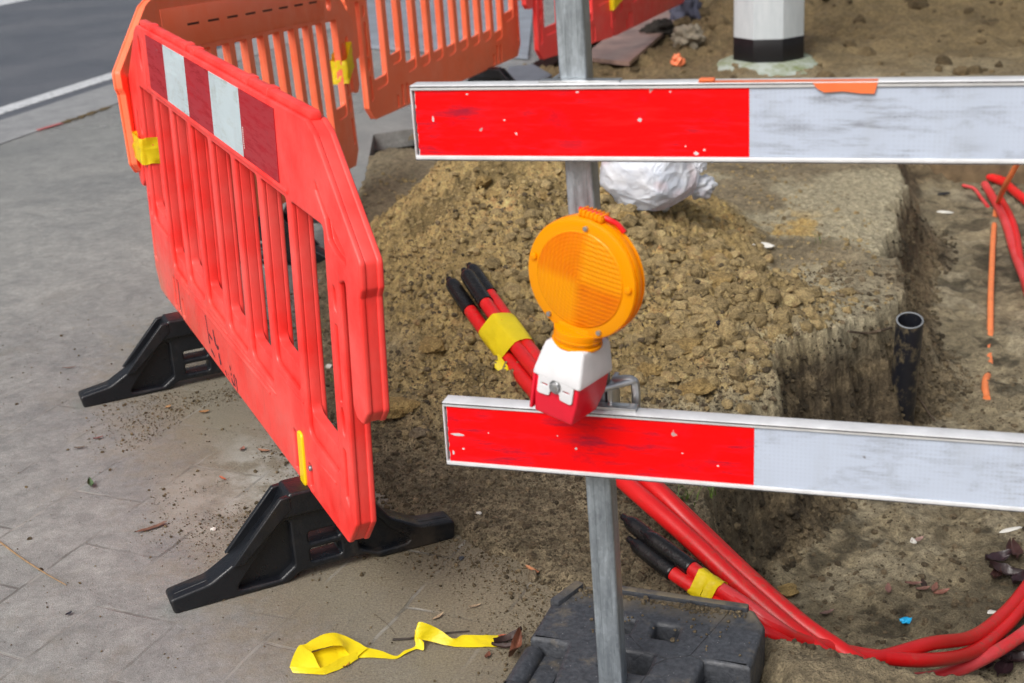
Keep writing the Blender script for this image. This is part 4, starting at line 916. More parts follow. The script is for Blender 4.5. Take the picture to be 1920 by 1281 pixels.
# raised back rim and sloping shoulder, recess floors and grip bars
mb.box(.055, .345, -.016, .002, .088, .104, .004); mb.box(-.02, .05, -.335, -.205, .0, .062, .006); mb.box(.305, W2-.004, -.298, -.19, .0, .058, .006)
mb.cyl((-.012, -.335, .062), (-.012, -.21, .062), .020, n=18, bev=.003); mb.cyl((.345, -.295, .062), (.345, -.215, .062), .014, n=18, bev=.003)
rim = Matrix.Translation((.0, -.045, .094)) @ Matrix.Rotation(R(72), 4, 'Z'); mb.box(-.045, .042, -.011, .011, -.01, .010, .005, mat=rim)
mb.done('block_body', rubber(), block, 40)
# sand lying on the back rim of the block
V = []; Fs = []; Cs = []; o_ = 0; rs = np.random.default_rng(8)
for i in range(420):
    x = rs.uniform(.06, .345); y = -.02-abs(rs.normal(0, .010)); k = rs.random()
    if k < .35: x = rs.normal(.25, .02)
    elif k < .5: x, y = rs.normal(.035, .018), rs.normal(-.025, .014)
    elif k < .62: x, y = rs.uniform(.02, .37), rs.uniform(-.16, -.03)
    s = .0018*(rs.pareto(2.4)+1); s = min(s, .006); v, f = LUMPS[1][rs.integers(8)]
    V.append(v*s+np.array([x, y, .0945+s*.3])); Fs.append(f+o_); o_ += len(v); Cs.append(np.repeat(np.array([[.24, .19, .12]])*rs.uniform(.7, 1.3), len(v), 0))
so = link('sand', from_np('sand', np.concatenate(V), np.concatenate(Fs), True, np.concatenate(Cs)), MAT_SOIL); so.matrix_world = MBk
tag(so, 'loose sand lying on the black base block', 'sand', kind='stuff')

# ------------------------------------------------------------------ ducts
def duct_mat(name, c0, c1):
    m = NT(name, .36); c = m.coord(); f = m.noise(c, 7, 5); st = m.ramp(m.noise(c, 55, 5, .7), (.50, 0.), (.72, .6))
    cc = m.mix(m.ramp(f, (.35, 0.), (.7, 1.)), c0, c1); dn = m.ramp(m.noise(c, 4, 3), (.42, 0.), (.65, 1.))
    cc = m.mix(m.math('MULTIPLY', st, dn), cc, (.20, .14, .09)); m.col(cc); m.bump(m.noise(c, 90, 3), .10, .002); return m.m
MAT_DUCT = duct_mat('red_duct', (.64, .008, .010), (.74, .016, .017))
MAT_DUCT2 = duct_mat('faded_red_duct', (.66, .03, .035), (.72, .09, .10))
def capmesh(P, L, r, mb):
    # tip nipple, rounded shoulder, then a sleeve following the duct
    seg = np.linalg.norm(np.diff(P, axis=0), axis=1); acc = np.concatenate([[0], np.cumsum(seg)]); d0 = (P[0]-P[1])/seg[0]
    def pos(a):
        if a <= 0: return P[0]+d0*(-a)
        return np.array([np.interp(a, acc, P[:, k]) for k in range(3)])
    pr = [(-.032, .28), (-.029, .48), (-.020, .52), (-.018, .50), (-.010, .84), (.0, 1.06), (.012, 1.14), (.03, 1.16), (L*.4, 1.17), (L*.6, 1.16), (L*.8, 1.17), (L-.006, 1.16), (L-.001, 1.18), (L, 1.12), (L, .9)]
    mb.add(tube([pos(a) for a, _ in pr], [r*b for _, b in pr], 18))
def duct(path, r, mat, label, cap=None, group='red cable ducts', name='cable_duct', capL=.12, seed=0, n=10, parent=None):
    P = catmull(path, n); root = empty(name, P[0], label, 'cable duct', group); inv = Matrix.Translation(-Vector(P[0]))
    me = tube(P, r, 16); me.transform(inv); link('duct_tube', me, mat, root)
    if cap:
        mb = MB(); capmesh(P, capL, r, mb); mb.bm.transform(inv); mb.done('end_cap', MAT_CAP, root, 50)
    return root, P
rA = .0198
def P_(l): return [atd(*q) for q in l]
A1, A1P = duct(P_([(848, 533, 4.08), (897, 604, 3.94), (961, 686, 3.69), (1070, 812, 3.30), (1176, 908, 3.0), (1290, 1008, 2.86), (1400, 1110, 2.77), (1490, 1186, 2.72), (1562, 1244, 2.70), (1650, 1308, 2.74)]), rA, MAT_DUCT, 'thick red duct, leftmost of the three with tall black caps', True, capL=.135, seed=1)
A2, A2P = duct(P_([(876, 516, 4.05), (926, 590, 3.90), (985, 672, 3.66), (1098, 802, 3.27), (1212, 902, 3.02), (1310, 998, 2.92), (1405, 1086, 2.83), (1500, 1168, 2.77), (1575, 1220, 2.74), (1640, 1268, 2.72), (1720, 1330, 2.74)]), rA, MAT_DUCT, 'thick red duct with the frontmost black cap, crossing above the trench edge', True, capL=.145, seed=2)
A3, A3P = duct(P_([(886, 506, 4.12), (934, 574, 3.97), (990, 650, 3.72), (1095, 786, 3.33), (1204, 890, 3.07), (1306, 988, 2.965), (1406, 1084, 2.875), (1504, 1170, 2.815), (1578, 1222, 2.785), (1640, 1268, 2.765), (1720, 1330, 2.785)]), rA, MAT_DUCT, 'thick red duct with the rearmost black cap, behind its two neighbours', True, capL=.135, seed=3)
def wrap(paths, i0, i1, label, r, name='tape_wrap', flap=True, grp='yellow tape ties on the ducts'):
    # band hugging the bundle: convex hull of the duct sections, swept
    rows = []; T0 = None
    for s in np.linspace(0, 1, 14):
        cs = []
        for P in paths:
            f = i0+(i1-i0)*s; k = int(f); q = f-k; cs.append(P[k]*(1-q)+P[k+1]*q)
        f = i0+(i1-i0)*s; T = paths[0][int(f)+1]-paths[0][int(f)]; T /= np.linalg.norm(T)
        a = np.cross(T, [0, 0, 1.]); a /= np.linalg.norm(a); b = np.cross(a, T); c0 = sum(cs)/len(cs); pts = []
        for k in range(36):
            th = 2*np.pi*k/36; dv = a*math.cos(th)+b*math.sin(th)
            pts.append((dv, max((c-c0)@dv for c in cs)+r))
        # support function -> outline points
        ring = []
        for k in range(36):
            h = pts[k][1]; hp = (pts[(k+1) % 36][1]-pts[k-1][1])/(2*2*np.pi/36); th = 2*np.pi*k/36
            wob = mnoise.noise(Vector((k*.35, s*5, i0)))*.0016
            ring.append(c0+(h+.0022+wob)*(a*math.cos(th)+b*math.sin(th))+hp*(-a*math.sin(th)+b*math.cos(th))+T*mnoise.noise(Vector((k*.3, 7, i0)))*.007*(1 if s > .5 else -1))
        rows.append(ring)
    V = np.concatenate([np.array(q) for q in rows]); Fs = [(i*36+k, i*36+(k+1) % 36, (i+1)*36+(k+1) % 36, (i+1)*36+k) for i in range(13) for k in range(36)]
    me = from_np(name, V, Fs, True); o = link(name, me, MAT_TAPE); tag(o, label, 'tape', grp); return V.reshape(14, 36, 3)
WV = wrap([A1P, A2P, A3P], 12.5, 19.0, 'wide yellow tape wrapped around the three ducts below their black caps', rA)
# loose flap hanging from that tape
fl = []; 
fa = [atd(930, 660, 3.74), atd(962, 700, 3.66), atd(950, 699, 3.67), atd(930, 694, 3.70), atd(924, 680, 3.74)]
V = []; Fs = []
fp = [[(934, 662, 3.70), (946, 678, 3.68), (958, 694, 3.66)], [(928, 676, 3.70), (938, 688, 3.69), (952, 699, 3.66)], [(927, 690, 3.68), (936, 697, 3.68), (948, 702, 3.67)]]
for row in fp: V += [atd(*q) for q in row]
for i in range(2):
    for k in range(2): Fs.append((i*3+k, i*3+k+1, (i+1)*3+k+1, (i+1)*3+k))
fo = link('tape_flap', from_np('tape_flap', V, Fs, True), MAT_TAPE); tag(fo, 'loose yellow tape end sticking out left of the taped ducts', 'tape')
# the smaller bundle: from the caps beside the post down into the trench and away to the right
rB = .0152; zf = -.30
def fl_(px, py, z): return at(px, py, z)
g0 = .035
def endB(dx): return [fl_(1560+dx, 1218, -.10), fl_(1640, 1231+dx*.2, -.14), fl_(1740, 1238+dx*.3, -.19), fl_(1820, 1224+dx*.4, -.28), fl_(1880, 1180+dx*.6, -.32), fl_(1925, 1128+dx*.9, -.34), fl_(1990, 1040+dx, -.36), fl_(2060, 930+dx, -.36)]
B1, B1P = duct([fl_(1196, 1024, .075), fl_(1258, 1072, .055), fl_(1330, 1120, .035), fl_(1400, 1165, .022), fl_(1450, 1194, .0), fl_(1505, 1216, -.06)]+endB(0), rB, MAT_DUCT, 'thin red duct with the lower black cap beside the post, sweeping along the trench foot', True, capL=.105, seed=4)
B2, B2P = duct([fl_(1222, 1010, .095), fl_(1284, 1056, .075), fl_(1348, 1104, .055), fl_(1402, 1143, .04), fl_(1452, 1178, .01), fl_(1508, 1204, -.05)]+endB(14)[:2]+[p+np.array([.02, .05, .004]) for p in endB(-6)[2:]], rB, MAT_DUCT, 'thin red duct with the broad middle black cap under the thick ducts', True, capL=.115, seed=5)
B3, B3P = duct([fl_(1184, 982, .10), fl_(1244, 1030, .08), fl_(1322, 1086, .060), fl_(1396, 1134, .045), fl_(1450, 1172, .015), fl_(1510, 1210, -.06), fl_(1580, 1242, -.16), fl_(1660, 1268, -.25), fl_(1740, 1272, -.29), fl_(1830, 1242, -.31), fl_(1930, 1180, -.31), fl_(2040, 1080, -.31)], rB, MAT_DUCT2, 'thin red duct with the uppermost black cap beside the post, lowest in the trench', True, capL=.10, seed=6)
wrap([B1P, B2P, B3P], 16.5, 22.5, 'narrow yellow tape around the thin ducts next to the base block', rB, grp='yellow tape ties on the ducts')
# red ducts at the far right of the trench floor
def floor_path(l, lift=.012): 
    out = []
    for (px, py) in l: P = on(px, py); out.append(np.array([P[0], P[1], P[2]+lift]))
    return out
for i, (l, lb, r_) in enumerate([([(1846, 355), (1862, 382), (1884, 425), (1902, 485), (1925, 545), (1960, 640)], 'pale red duct crossing the trench floor left of its twin at the right edge', .020), ([(1874, 380), (1893, 415), (1904, 450), (1912, 500), (1930, 570), (1970, 680)], 'bright red duct running right beside the pale one on the trench floor', .018), ([(1826, 326), (1848, 338), (1880, 352), (1898, 366), (1935, 400), (1990, 470)], 'red duct at the back right of the trench bending toward the edge', .022), ([(1806, 352), (1826, 358), (1840, 376), (1852, 392)], 'short thin red duct end half buried in the trench floor', .009), ([(1820, 331), (1838, 330), (1872, 345), (1890, 350)], 'red duct lying at the back of the trench under the upper board', .020)]):
    duct(floor_path(l, r_*1.25), r_, MAT_DUCT2 if i in (0, 3) else MAT_DUCT, lb, None, 'red ducts on the trench floor')
# orange cable hanging down from the far edge, then half buried
MAT_CABLE = simple('orange_cable', (.86, .24, .08), .5, var=.15, nscale=20)
pts = [at(1930, 255, .12), at(1908, 305, -.03), at(1884, 350, -.18)]+floor_path([(1868, 396), (1862, 450), (1859, 510), (1857, 560)], .018)+floor_path([(1857, 605)], .002)+floor_path([(1857, 640), (1855, 690)], -.014)+floor_path([(1849, 712), (1847, 730), (1850, 750)], .004)
P = catmull(pts, 10); me = tube(P-P[0], .0125, 12); o = link('orange_cable', me, MAT_CABLE, loc=tuple(P[0])); tag(o, 'orange cable hanging into the trench and half buried in its floor', 'cable')
# thin roots
MAT_ROOT = simple('root', (.10, .07, .045), .8)
for l, lb, r_ in [([(1590, 633), (1625, 636), (1655, 630), (1682, 622)], 'thin brown root sticking out of the trench wall beside the black pipe', .004), ([(1715, 750), (1728, 765), (1744, 790), (1752, 800)], 'thin dark root at the foot of the black pipe', .004)]:
    P = catmull([np.array(on(*p))+np.array([0, 0, .02]) for p in l], 6); me = tube(P-P[0], r_, 6); tag(link('root', me, MAT_ROOT, loc=tuple(P[0])), lb, 'root', 'roots in the trench')

# black pipe standing in the trench
def pipe():
    m = NT('black_pipe', .42); c = m.coord(); z = m.sep(m.tc.outputs['Object'])[2]
    mud = m.ramp(m.noise(m.coord((1, 1, .6)), 16, 6, .68), (.50, 0.), (.60, 1.))
    m.col(m.mix(m.math('MULTIPLY', mud, .8), (.010, .011, .016), (.15, .12, .07))); m.bump(m.noise(c, 50, 4), .2, .004); return m.m
pt_, pb_ = at(1706, 601, .03), at(1687, 815, -.42); ax = Vector(pt_-pb_)
root = empty('drain_pipe', pb_, 'black plastic pipe standing open against the trench wall', 'pipe')
V = []; Fs = []; n = 40; Lp = ax.length
pp = [(.0405, 0), (.0405, Lp-.002), (.0397, Lp), (.0355, Lp), (.0347, Lp-.002), (.0347, Lp-.12), (.0, Lp-.12)]
for (r_, z) in pp:
    for k in range(n): V.append((r_*math.cos(2*math.pi*k/n), r_*math.sin(2*math.pi*k/n), z))
for i in range(len(pp)-1):
    for k in range(n): Fs.append((i*n+k, i*n+(k+1) % n, (i+1)*n+(k+1) % n, (i+1)*n+k))
me = from_np('pipe_wall', V, Fs, True); smooth(me, 40); po = link('pipe_wall', me, pipe(), root); root.rotation_euler = ax.to_track_quat('Z', 'Y').to_euler(); root.location = pb_
ring = MB()
me2 = plate(ell(0, 0, .0408, .0408, 40), [ell(0, 0, .0350, .0350, 40)], .004, .001, vert=False); me2.transform(Matrix.Translation((0, 0, Lp))); ring.add(me2); ring.done('pipe_rim', simple('worn_grey_rim', (.16, .17, .18), .5), root)

# ------------------------------------------------------------------ white bag
def bag():
    m = NT('white_bag_film', .34); c = m.coord(); n1 = m.noise(c, 9, 4, .6)
    cc = m.mix(m.ramp(n1, (.35, 0.), (.65, 1.)), (.90, .92, .96), (.74, .80, .90))
    pk = m.ramp(m.noise(m.coord((1, 1, 1)), 6.5, 2), (.55, 0.), (.66, .38)); cc = m.mix(pk, cc, (.80, .36, .36))
    gy = m.ramp(m.noise(m.coord((1.3, 1, 1.1)), 5.2, 2), (.54, 0.), (.66, .55)); z = m.sep(m.tc.outputs['Object'])[2]
    cc = m.mix(gy, cc, (.38, .37, .37)); m.col(cc); wv_ = m.n('MixRGB'); wv_.blend_type = 'ADD'; wv_.inputs[0].default_value = .16; m.l(c, wv_.inputs[1]); nx_ = m.n('TexNoise'); nx_.inputs['Scale'].default_value = 9; m.l(c, nx_.inputs['Vector']); m.l(nx_.outputs['Color'], wv_.inputs[2])
    v1_ = m.vor(wv_.outputs[0], 13, 'DISTANCE_TO_EDGE'); v2_ = m.vor(wv_.outputs[0], 31, 'DISTANCE_TO_EDGE')
    m.bump(m.math('ADD', m.math('MULTIPLY', m.ramp(v1_.outputs['Distance'], (0., 1.), (.22, 0.)), 1.), m.math('ADD', m.math('MULTIPLY', m.ramp(v2_.outputs['Distance'], (0., 1.), (.25, 0.)), .45), m.math('MULTIPLY', m.noise(m.coord((1, 1, 2)), 40, 4), .4))), .26, .012)
    tr = m.n('BsdfTranslucent'); m.l(cc, tr.inputs[0]); mx = m.n('MixShader'); mx.inputs[0].default_value = .35
    out = [q for q in m.t.nodes if q.type == 'OUTPUT_MATERIAL'][0]; m.l(m.b.outputs[0], mx.inputs[1]); m.l(tr.outputs[0], mx.inputs[2]); m.l(mx.outputs[0], out.inputs[0]); return m.m
MAT_BAG = bag(); bp_ = on(1215, 388)
bm_ = at(1215, 392, hz(.6, 5.4)[0])
root = empty('rubbish_bag', (bp_[0], bp_[1]-.04, bp_[2]-.012), 'tied white plastic rubbish bag slumped on the soil under the upper board', 'rubbish bag')
root.scale = (1.02, 1.05, 1.10); v, f = ico(6); kn = np.array([.160, -.03, .165]); V = []
for p in v:
    q = p*np.array([.155, .14, .138]); q[2] = q[2] if q[2] > 0 else q[2]*.75
    # lumps inside
    q = q*(1+.17*mnoise.noise(Vector(p*1.5+np.array([3, 1, 2]))))
    q = q+np.array([0, 0, .115]); q[2] = max(q[2], .006+.01*abs(mnoise.noise(Vector(p*6))))
    dk = q-kn; dist = np.linalg.norm(dk); pull = math.exp(-(dist/.085)**2); ang = math.atan2(dk[2], dk[1]+1e-9)
    q = q+(kn-q)*pull*.55; pl = math.exp(-dist/.13)
    q = q+dk/(dist+1e-6)*(.010*pl*math.sin(ang*13+3*mnoise.noise(Vector(p*3)))*min(1, dist/.05))
    cr_ = min(abs(mnoise.noise(Vector(p*1.3+np.array([1, 4, 9])))), abs(mnoise.noise(Vector(p*1.6+np.array([8, 2, 5]))))); q = q+p*.007*(math.exp(-cr_*9)-.3); V.append(q)
me = from_np('bag_body', V, f, True); smooth(me, 180); link('bag_body', me, MAT_BAG, root)
v, f = ico(4); V = [p*np.array([.020, .018, .026])*(1+.5*mnoise.noise(Vector(p*3)))+kn+np.array([.006, -.012, -.004]) for p in v]
V2 = [p*np.array([.028, .022, .040])*(1+.55*mnoise.noise(Vector(p*2.6+np.array([7, 0, 0]))))+kn+np.array([.040, .0, .035]) for p in v]
V3 = [p*np.array([.045, .022, .036])*(1+.5*mnoise.noise(Vector(p*2.4+np.array([0, 9, 0]))))+kn+np.array([.012, .02, -.085]) for p in v]
mb = MB()
for vv in (V, V2, V3): mb.add(from_np('t', vv, f, True))
mb.done('bag_knot', MAT_BAG, root, 70)

# ------------------------------------------------------------------ pole
def pole_mat():
    m = NT('pole_paint', .42); c = m.coord(); n1 = m.noise(m.coord((4, 4, 1)), 6, 6, .65)
    cc = m.mix(m.ramp(n1, (.3, 0.), (.7, 1.)), (.52, .58, .62), (.64, .69, .73)); st = m.ramp(m.noise(m.coord((1, 1, .4)), 22, 4), (.68, 0.), (.76, .5))
    m.col(m.mix(st, cc, (.30, .24, .17))); return m.m
pl_c = at(1441, 118, .06)
root = empty('lamp_post', (pl_c[0], pl_c[1], float(hz(pl_c[0]-.1, pl_c[1]-.35)[0])-.010), 'pale grey octagonal lamp post with a black band at its foot', 'lamp post')
def octa(r0_, r1_, z0, z1, name, mat, n=8, rot=R(22.5), bev=0.):
    b = bmesh.new(); A = [b.verts.new((r0_*math.cos(2*math.pi*k/n+rot), r0_*math.sin(2*math.pi*k/n+rot), z0)) for k in range(n)]; B = [b.verts.new((r1_*math.cos(2*math.pi*k/n+rot), r1_*math.sin(2*math.pi*k/n+rot), z1)) for k in range(n)]
    for k in range(n): b.faces.new((A[k], A[(k+1) % n], B[(k+1) % n], B[k]))
    b.faces.new(A[::-1]); b.faces.new(B)
    if bev: bmesh.ops.bevel(b, geom=b.edges[:], offset=bev, segments=2, profile=.5, affect='EDGES')
    me = bpy.data.meshes.new(name); b.to_mesh(me); b.free(); smooth(me, 20); return link(name, me, mat, root)
octa(.222, .195, .19, 6.5, 'shaft', pole_mat(), rot=R(10), bev=.004)
octa(.224, .2238, .035, .192, 'painted_band', simple('black_band', (.008, .008, .010), .35, var=.3), rot=R(10), bev=.003)
def moss():
    m = NT('mossy_base', .75); c = m.coord(); n1 = m.noise(c, 9, 6, .7)
    m.col(m.mix(m.ramp(n1, (.4, 0.), (.65, 1.)), (.36, .40, .37), (.17, .20, .09))); m.bump(m.noise(c, 40, 4), .5, .01); return m.m
octa(.39, .235, .0, .058, 'base_collar', moss(), n=48, bev=.003)

# ------------------------------------------------------------------ things at the back
MAT_RUST = simple('rusty_steel', (.30, .20, .165), .35, .1, .45, 6, .2)
q = [at(1112, 122, .07), at(1180, 118, .07), at(1330, -20, .10), at(1260, -30, .10)]
q[0] = at(1090, 108, .07)
o = slab('steel_plate', q, .075, .05, MAT_RUST, None, None); tag(o, 'rusty brown steel plate lying along the pit edge behind the post', 'steel plate')
MAT_SLATE = simple('wet_slate', (.15, .16, .19), .3, 0, .3, 8)
q = [at(955, 132, .03), at(1000, 122, .05), at(1035, 142, .05), at(1010, 165, .03), at(940, 165, .03)]
tag(slab('stone_slab', q, .055, .0, MAT_SLATE, None, None), 'dark grey broken slab lying below the short red barrier', 'slab')
q = [at(655, 90), at(990, 113), at(1010, -60), at(560, -60)]
MAT_WET = simple('wet_concrete', (.27, .30, .35), .22, 0, .25, 3, .15, 40)
tag(slab('concrete_plate', q, .032, .006, MAT_WET, None, None), 'wet pale grey plate on the pavement behind the orange barriers', 'plate')
MAT_CLOTH = simple('dark_cloth', (.075, .08, .12), .8, var=.3, nscale=20)
def ragged(name, px, py, sx, sy, sz, mat, label, cat, seed, group=None):
    P = on(px, py); v, f = ico(4); V = [p*np.array([sx, sy, sz])*(1+.6*mnoise.noise(Vector(p*1.9+np.array([seed, 0, 0])))+.3*mnoise.noise(Vector(p*5+np.array([seed, 3, 0])))) for p in v]
    o = link(name, from_np(name, V, f, True), mat, loc=(P[0], P[1], P[2]+sz*.6)); return tag(o, label, cat, group)
ragged('cloth', 1285, 42, .10, .09, .13, MAT_CLOTH, 'dark blue grey crumpled cloth on the soil bank beside the rusty plate', 'cloth', 4)
ragged('plastic_scrap', 1271, 124, .035, .03, .045, simple('orange_scrap', (.85, .22, .09), .5), 'small orange plastic scrap on the soil left of the lamp post', 'scrap', 8)
P = on(1240, 70); ragged('void_shade_lump', 1238, 66, .12, .10, .06, simple('void_shade', (.020, .016, .012), .9), 'near-black lump standing in for the shaded void under the rusty plate edge', 'shade lump', 12)  # near-black lump added as the shade of the void below the plate
ragged('concrete_lump', 1290, 85, .10, .08, .08, simple('lump_concrete', (.22, .19, .14), .8, var=.4), 'pale concrete lump near the dark clump on the bank', 'lump', 14)
# dark board edging the far end of the trench
MAT_OLD = simple('old_board', (.16, .11, .06), .8, var=.5, nscale=14, bump=.4)
a, b = at(1735, 332, -.38), at(2150, 352, -.38); e = Vector(b-a).normalized(); Mx = frame((a[0], a[1], -.38), e, (0, 0, 1)); mb = MB(); mb.box(0, 1.9, -.02, .02, -.03, .16, .006); bo = mb.done('trench_board', MAT_OLD, None); bo.matrix_world = Mx
tag(bo, 'brown wet board edging the far end of the trench', 'board')

# ------------------------------------------------------------------ yellow tape lying on the pavement
def ribbon(rows, sub=6, label='', name='tape_strip', thick=.0005):
    A = catmull([r[0] for r in rows], sub); B = catmull([r[1] for r in rows], sub); V = []; W = 7
    for a, b in zip(A, B):
        for k in range(W):
            t = k/(W-1); p = a*(1-t)+b*t; nz = mnoise.noise(Vector(p*55))*.0022; p = p+np.array([0, 0, max(nz, -.001)+.001]); V.append(p)
    Fs = [(i*W+k, i*W+k+1, (i+1)*W+k+1, (i+1)*W+k) for i in range(len(A)-1) for k in range(W-1)]
    me = from_np(name, V, Fs, True); smooth(me, 60); return me
def g(px, py, z=.002): return at(px, py, z)
mb = MB()
mb.add(ribbon([(g(938, 1191), g(940, 1213)), (g(905, 1192, .006), g(905, 1214, .003)), (g(868, 1192, .010), g(866, 1214, .002)), (g(850, 1198, .014), g(840, 1212, .004)), (g(822, 1180, .03), g(806, 1203, .012)), (g(800, 1170, .045), g(785, 1198, .022)), (g(785, 1168, .048), g(778, 1190, .03)), (g(781, 1178, .030), g(776, 1210, .018))]))
mb.add(ribbon([(g(778, 1180, .032), g(795, 1206, .012)), (g(778, 1198, .016), g(794, 1221, .003)), (g(778, 1213, .006), g(780, 1218, .004)), (g(760, 1221, .004), g(758, 1228, .003)), (g(742, 1230, .003), g(740, 1236, .002)), (g(712, 1220, .006), g(708, 1234, .002)), (g(690, 1215, .010), g(680, 1234, .002)), (g(672, 1206, .014), g(660, 1234, .002)), (g(652, 1196, .022), g(655, 1228, .004))]))
mb.add(ribbon([(g(690, 1216, .012), g(668, 1234, .006)), (g(662, 1200, .022), g(655, 1228, .012)), (g(632, 1188, .030), g(640, 1212, .030)), (g(602, 1192, .028), g(608, 1216, .028)), (g(574, 1208, .018), g(585, 1222, .024)), (g(560, 1213, .014), g(588, 1228, .026)), (g(548, 1236, .008), g(598, 1250, .014)), (g(543, 1252, .004), g(610, 1264, .004))]))
mb.add(ribbon([(g(543, 1250, .010), g(549, 1262, .002)), (g(575, 1252, .014), g(578, 1264, .002)), (g(605, 1252, .016), g(610, 1265, .002)), (g(640, 1234, .016), g(648, 1250, .003)), (g(668, 1222, .014), g(672, 1236, .003))]))
mb.add(ribbon([(g(588, 1226, .006), g(594, 1245, .003)), (g(615, 1220, .008), g(618, 1246, .004)), (g(645, 1214, .012), g(640, 1240, .005)), (g(660, 1212, .016), g(664, 1232, .008))]))
mb.add(ribbon([(g(560, 1222, .012), g(556, 1240, .003)), (g(585, 1224, .008), g(590, 1258, .003)), (g(612, 1216, .012), g(625, 1252, .004)), (g(645, 1206, .010), g(650, 1240, .004)), (g(668, 1206, .012), g(672, 1232, .003))]))
tag(mb.done('tape_strip', MAT_TAPE, None, 50), 'crumpled yellow tape strip lying loose on the pavement', 'tape')

# ------------------------------------------------------------------ litter
def leaf(px, py, Lx, Wx, ang, colr, label, name='leaf', curl=.18, cat='leaf', lift=.004, grp='dead leaves and husks', rough=.55, tw=0.):
    P = on(px, py); V = []; Fs = []; nu, nv = 12, 6
    for i in range(nu+1):
        t = i/nu; wd = Wx*math.sin(math.pi*min(1, t*.94+.03))**.8*(1-.25*t)
        for k in range(nv+1):
            s = k/nv*2-1; x = (t-.5)*Lx; y = s*wd/2; z = curl*Lx*((t-.5)**2*1.6)+curl*Wx*abs(s)*.9+.12*Wx*mnoise.noise(Vector((t*5, s*2, px*.1)))+tw*y*(t-.5)*4
            V.append((x, y, z))
    for i in range(nu):
        for k in range(nv): q = i*(nv+1)+k; Fs.append((q, q+1, q+nv+2, q+nv+1))
    m = simple(name+'_col', colr, rough, var=.4, nscale=90, bump=.4, bscale=180, bdist=.002)
    o = link(name, from_np(name, V, Fs, True), m, loc=(P[0], P[1], P[2]+lift)); o.rotation_euler = (random.uniform(-.15, .15), random.uniform(-.15, .15), ang); return tag(o, label, cat, grp)
BR, DK, RD, TN = (.16, .055, .03), (.045, .022, .018), (.38, .10, .05), (.38, .27, .17)
leaf(968, 1230, .075, .022, R(70), BR, 'curled brown dead leaf standing against the base block', curl=.5, lift=.012, tw=1)
leaf(955, 1207, .062, .024, R(25), DK, 'dark wet dead leaf beside the loose tape end', curl=.45, lift=.006)
leaf(946, 1217, .050, .018, R(-10), DK, 'dark leaf half under the curled brown leaf', curl=.3)
leaf(915, 1233, .022, .013, R(70), BR, 'short brown leaf piece below the loose tape end')
leaf(650, 1250, .020, .012, R(60), RD, 'rust brown leaf piece under the loose yellow tape')
leaf(822, 1160, .030, .010, R(40), TN, 'pale tan husk just above the loose yellow tape bend', name='husk')
leaf(890, 1140, .028, .008, R(25), TN, 'narrow tan husk on the pavement left of the base block', name='husk')
leaf(942, 1196, .016, .010, R(0), RD, 'red brown flake at the end of the loose tape')
leaf(996, 1072, .030, .012, R(-40), (.52, .22, .10), 'orange brown dry seed wing on the dark soil', name='seed_wing', cat='seed', lift=.006)
leaf(1008, 1076, .028, .011, R(60), (.50, .22, .12), 'second dry seed wing joined to the orange brown one', name='seed_wing', cat='seed', lift=.006)
leaf(170, 913, .036, .018, R(115), (.07, .12, .05), 'dark green leaf lying on the pavement at left', curl=.5, grp=None)
leaf(285, 993, .075, .014, R(28), (.15, .075, .05), 'reddish bark strip on the pavement left of the near foot', name='bark_strip', cat='bark', curl=.12)
leaf(302, 986, .022, .010, R(45), (.20, .07, .04), 'small bark flake at the end of the reddish bark strip', name='bark_strip', cat='bark')
leaf(418, 900, .026, .010, R(-40), (.48, .13, .06), 'bright rust red leaf piece on the pale patch')
leaf(455, 845, .026, .015, R(80), (.26, .11, .08), 'brown leaf piece above the rust red one')
leaf(384, 775, .030, .016, R(10), (.32, .16, .06), 'ochre brown leaf by the far foot of the red barrier')
leaf(316, 766, .018, .016, R(40), (.36, .20, .08), 'small tan nut shell on the pavement below the far foot', name='husk')
leaf(185, 824, .026, .012, R(20), (.20, .07, .06), 'dark red leaf on the pavement below the far foot tip')
leaf(150, 842, .030, .010, R(5), (.15, .12, .09), 'grey brown leaf on the pavement left of the dark red leaf')
leaf(130, 692, .040, .008, R(12), (.18, .09, .06), 'thin brown twig piece on the smooth pavement left of the far foot', name='twig', cat='twig')
leaf(130, 964+190, .016, .010, R(50), (.02, .02, .03), 'tiny black flake on the pavement at lower left', name='flake', cat='flake', grp=None)
leaf(495, 848, .034, .012, R(-15), (.28, .13, .07), 'curled brown leaf right under the red barrier panel')
leaf(1190, 1135, .016, .008, R(-40), TN, 'pale husk on the soil beside the steel post', name='husk')
for i, (px, py, a_, c_, lb) in enumerate([(1730, 1110, 20, (.19, .095, .07), 'pinkish brown leaf in the trench left of the dark wet leaf'), (1752, 1108, 60, (.20, .09, .065), 'pinkish leaf right of the dark wet leaf in the trench'), (1765, 1116, 10, (.22, .09, .06), 'lowest of the pinkish leaves in the trench'), (1712, 1100, 0, (.17, .08, .06), 'pinkish leaf strip left in the trench leaf group'), (1732, 1102, 85, (.035, .02, .015), 'dark wet leaf standing in the trench above the blue scrap'), (1550, 1155, 25, (.17, .10, .08), 'mauve brown leaf near the duct bundle on the trench floor'), (1720, 1018, 30, (.32, .2, .17), 'greyish leaf in the middle of the trench floor'), (1665, 1110, 75, (.20, .10, .08), 'small pinkish leaf near the ochre lump')]):
    leaf(px, py, .045, .018, R(a_), c_, lb, lift=.008, grp='leaves on the trench floor')
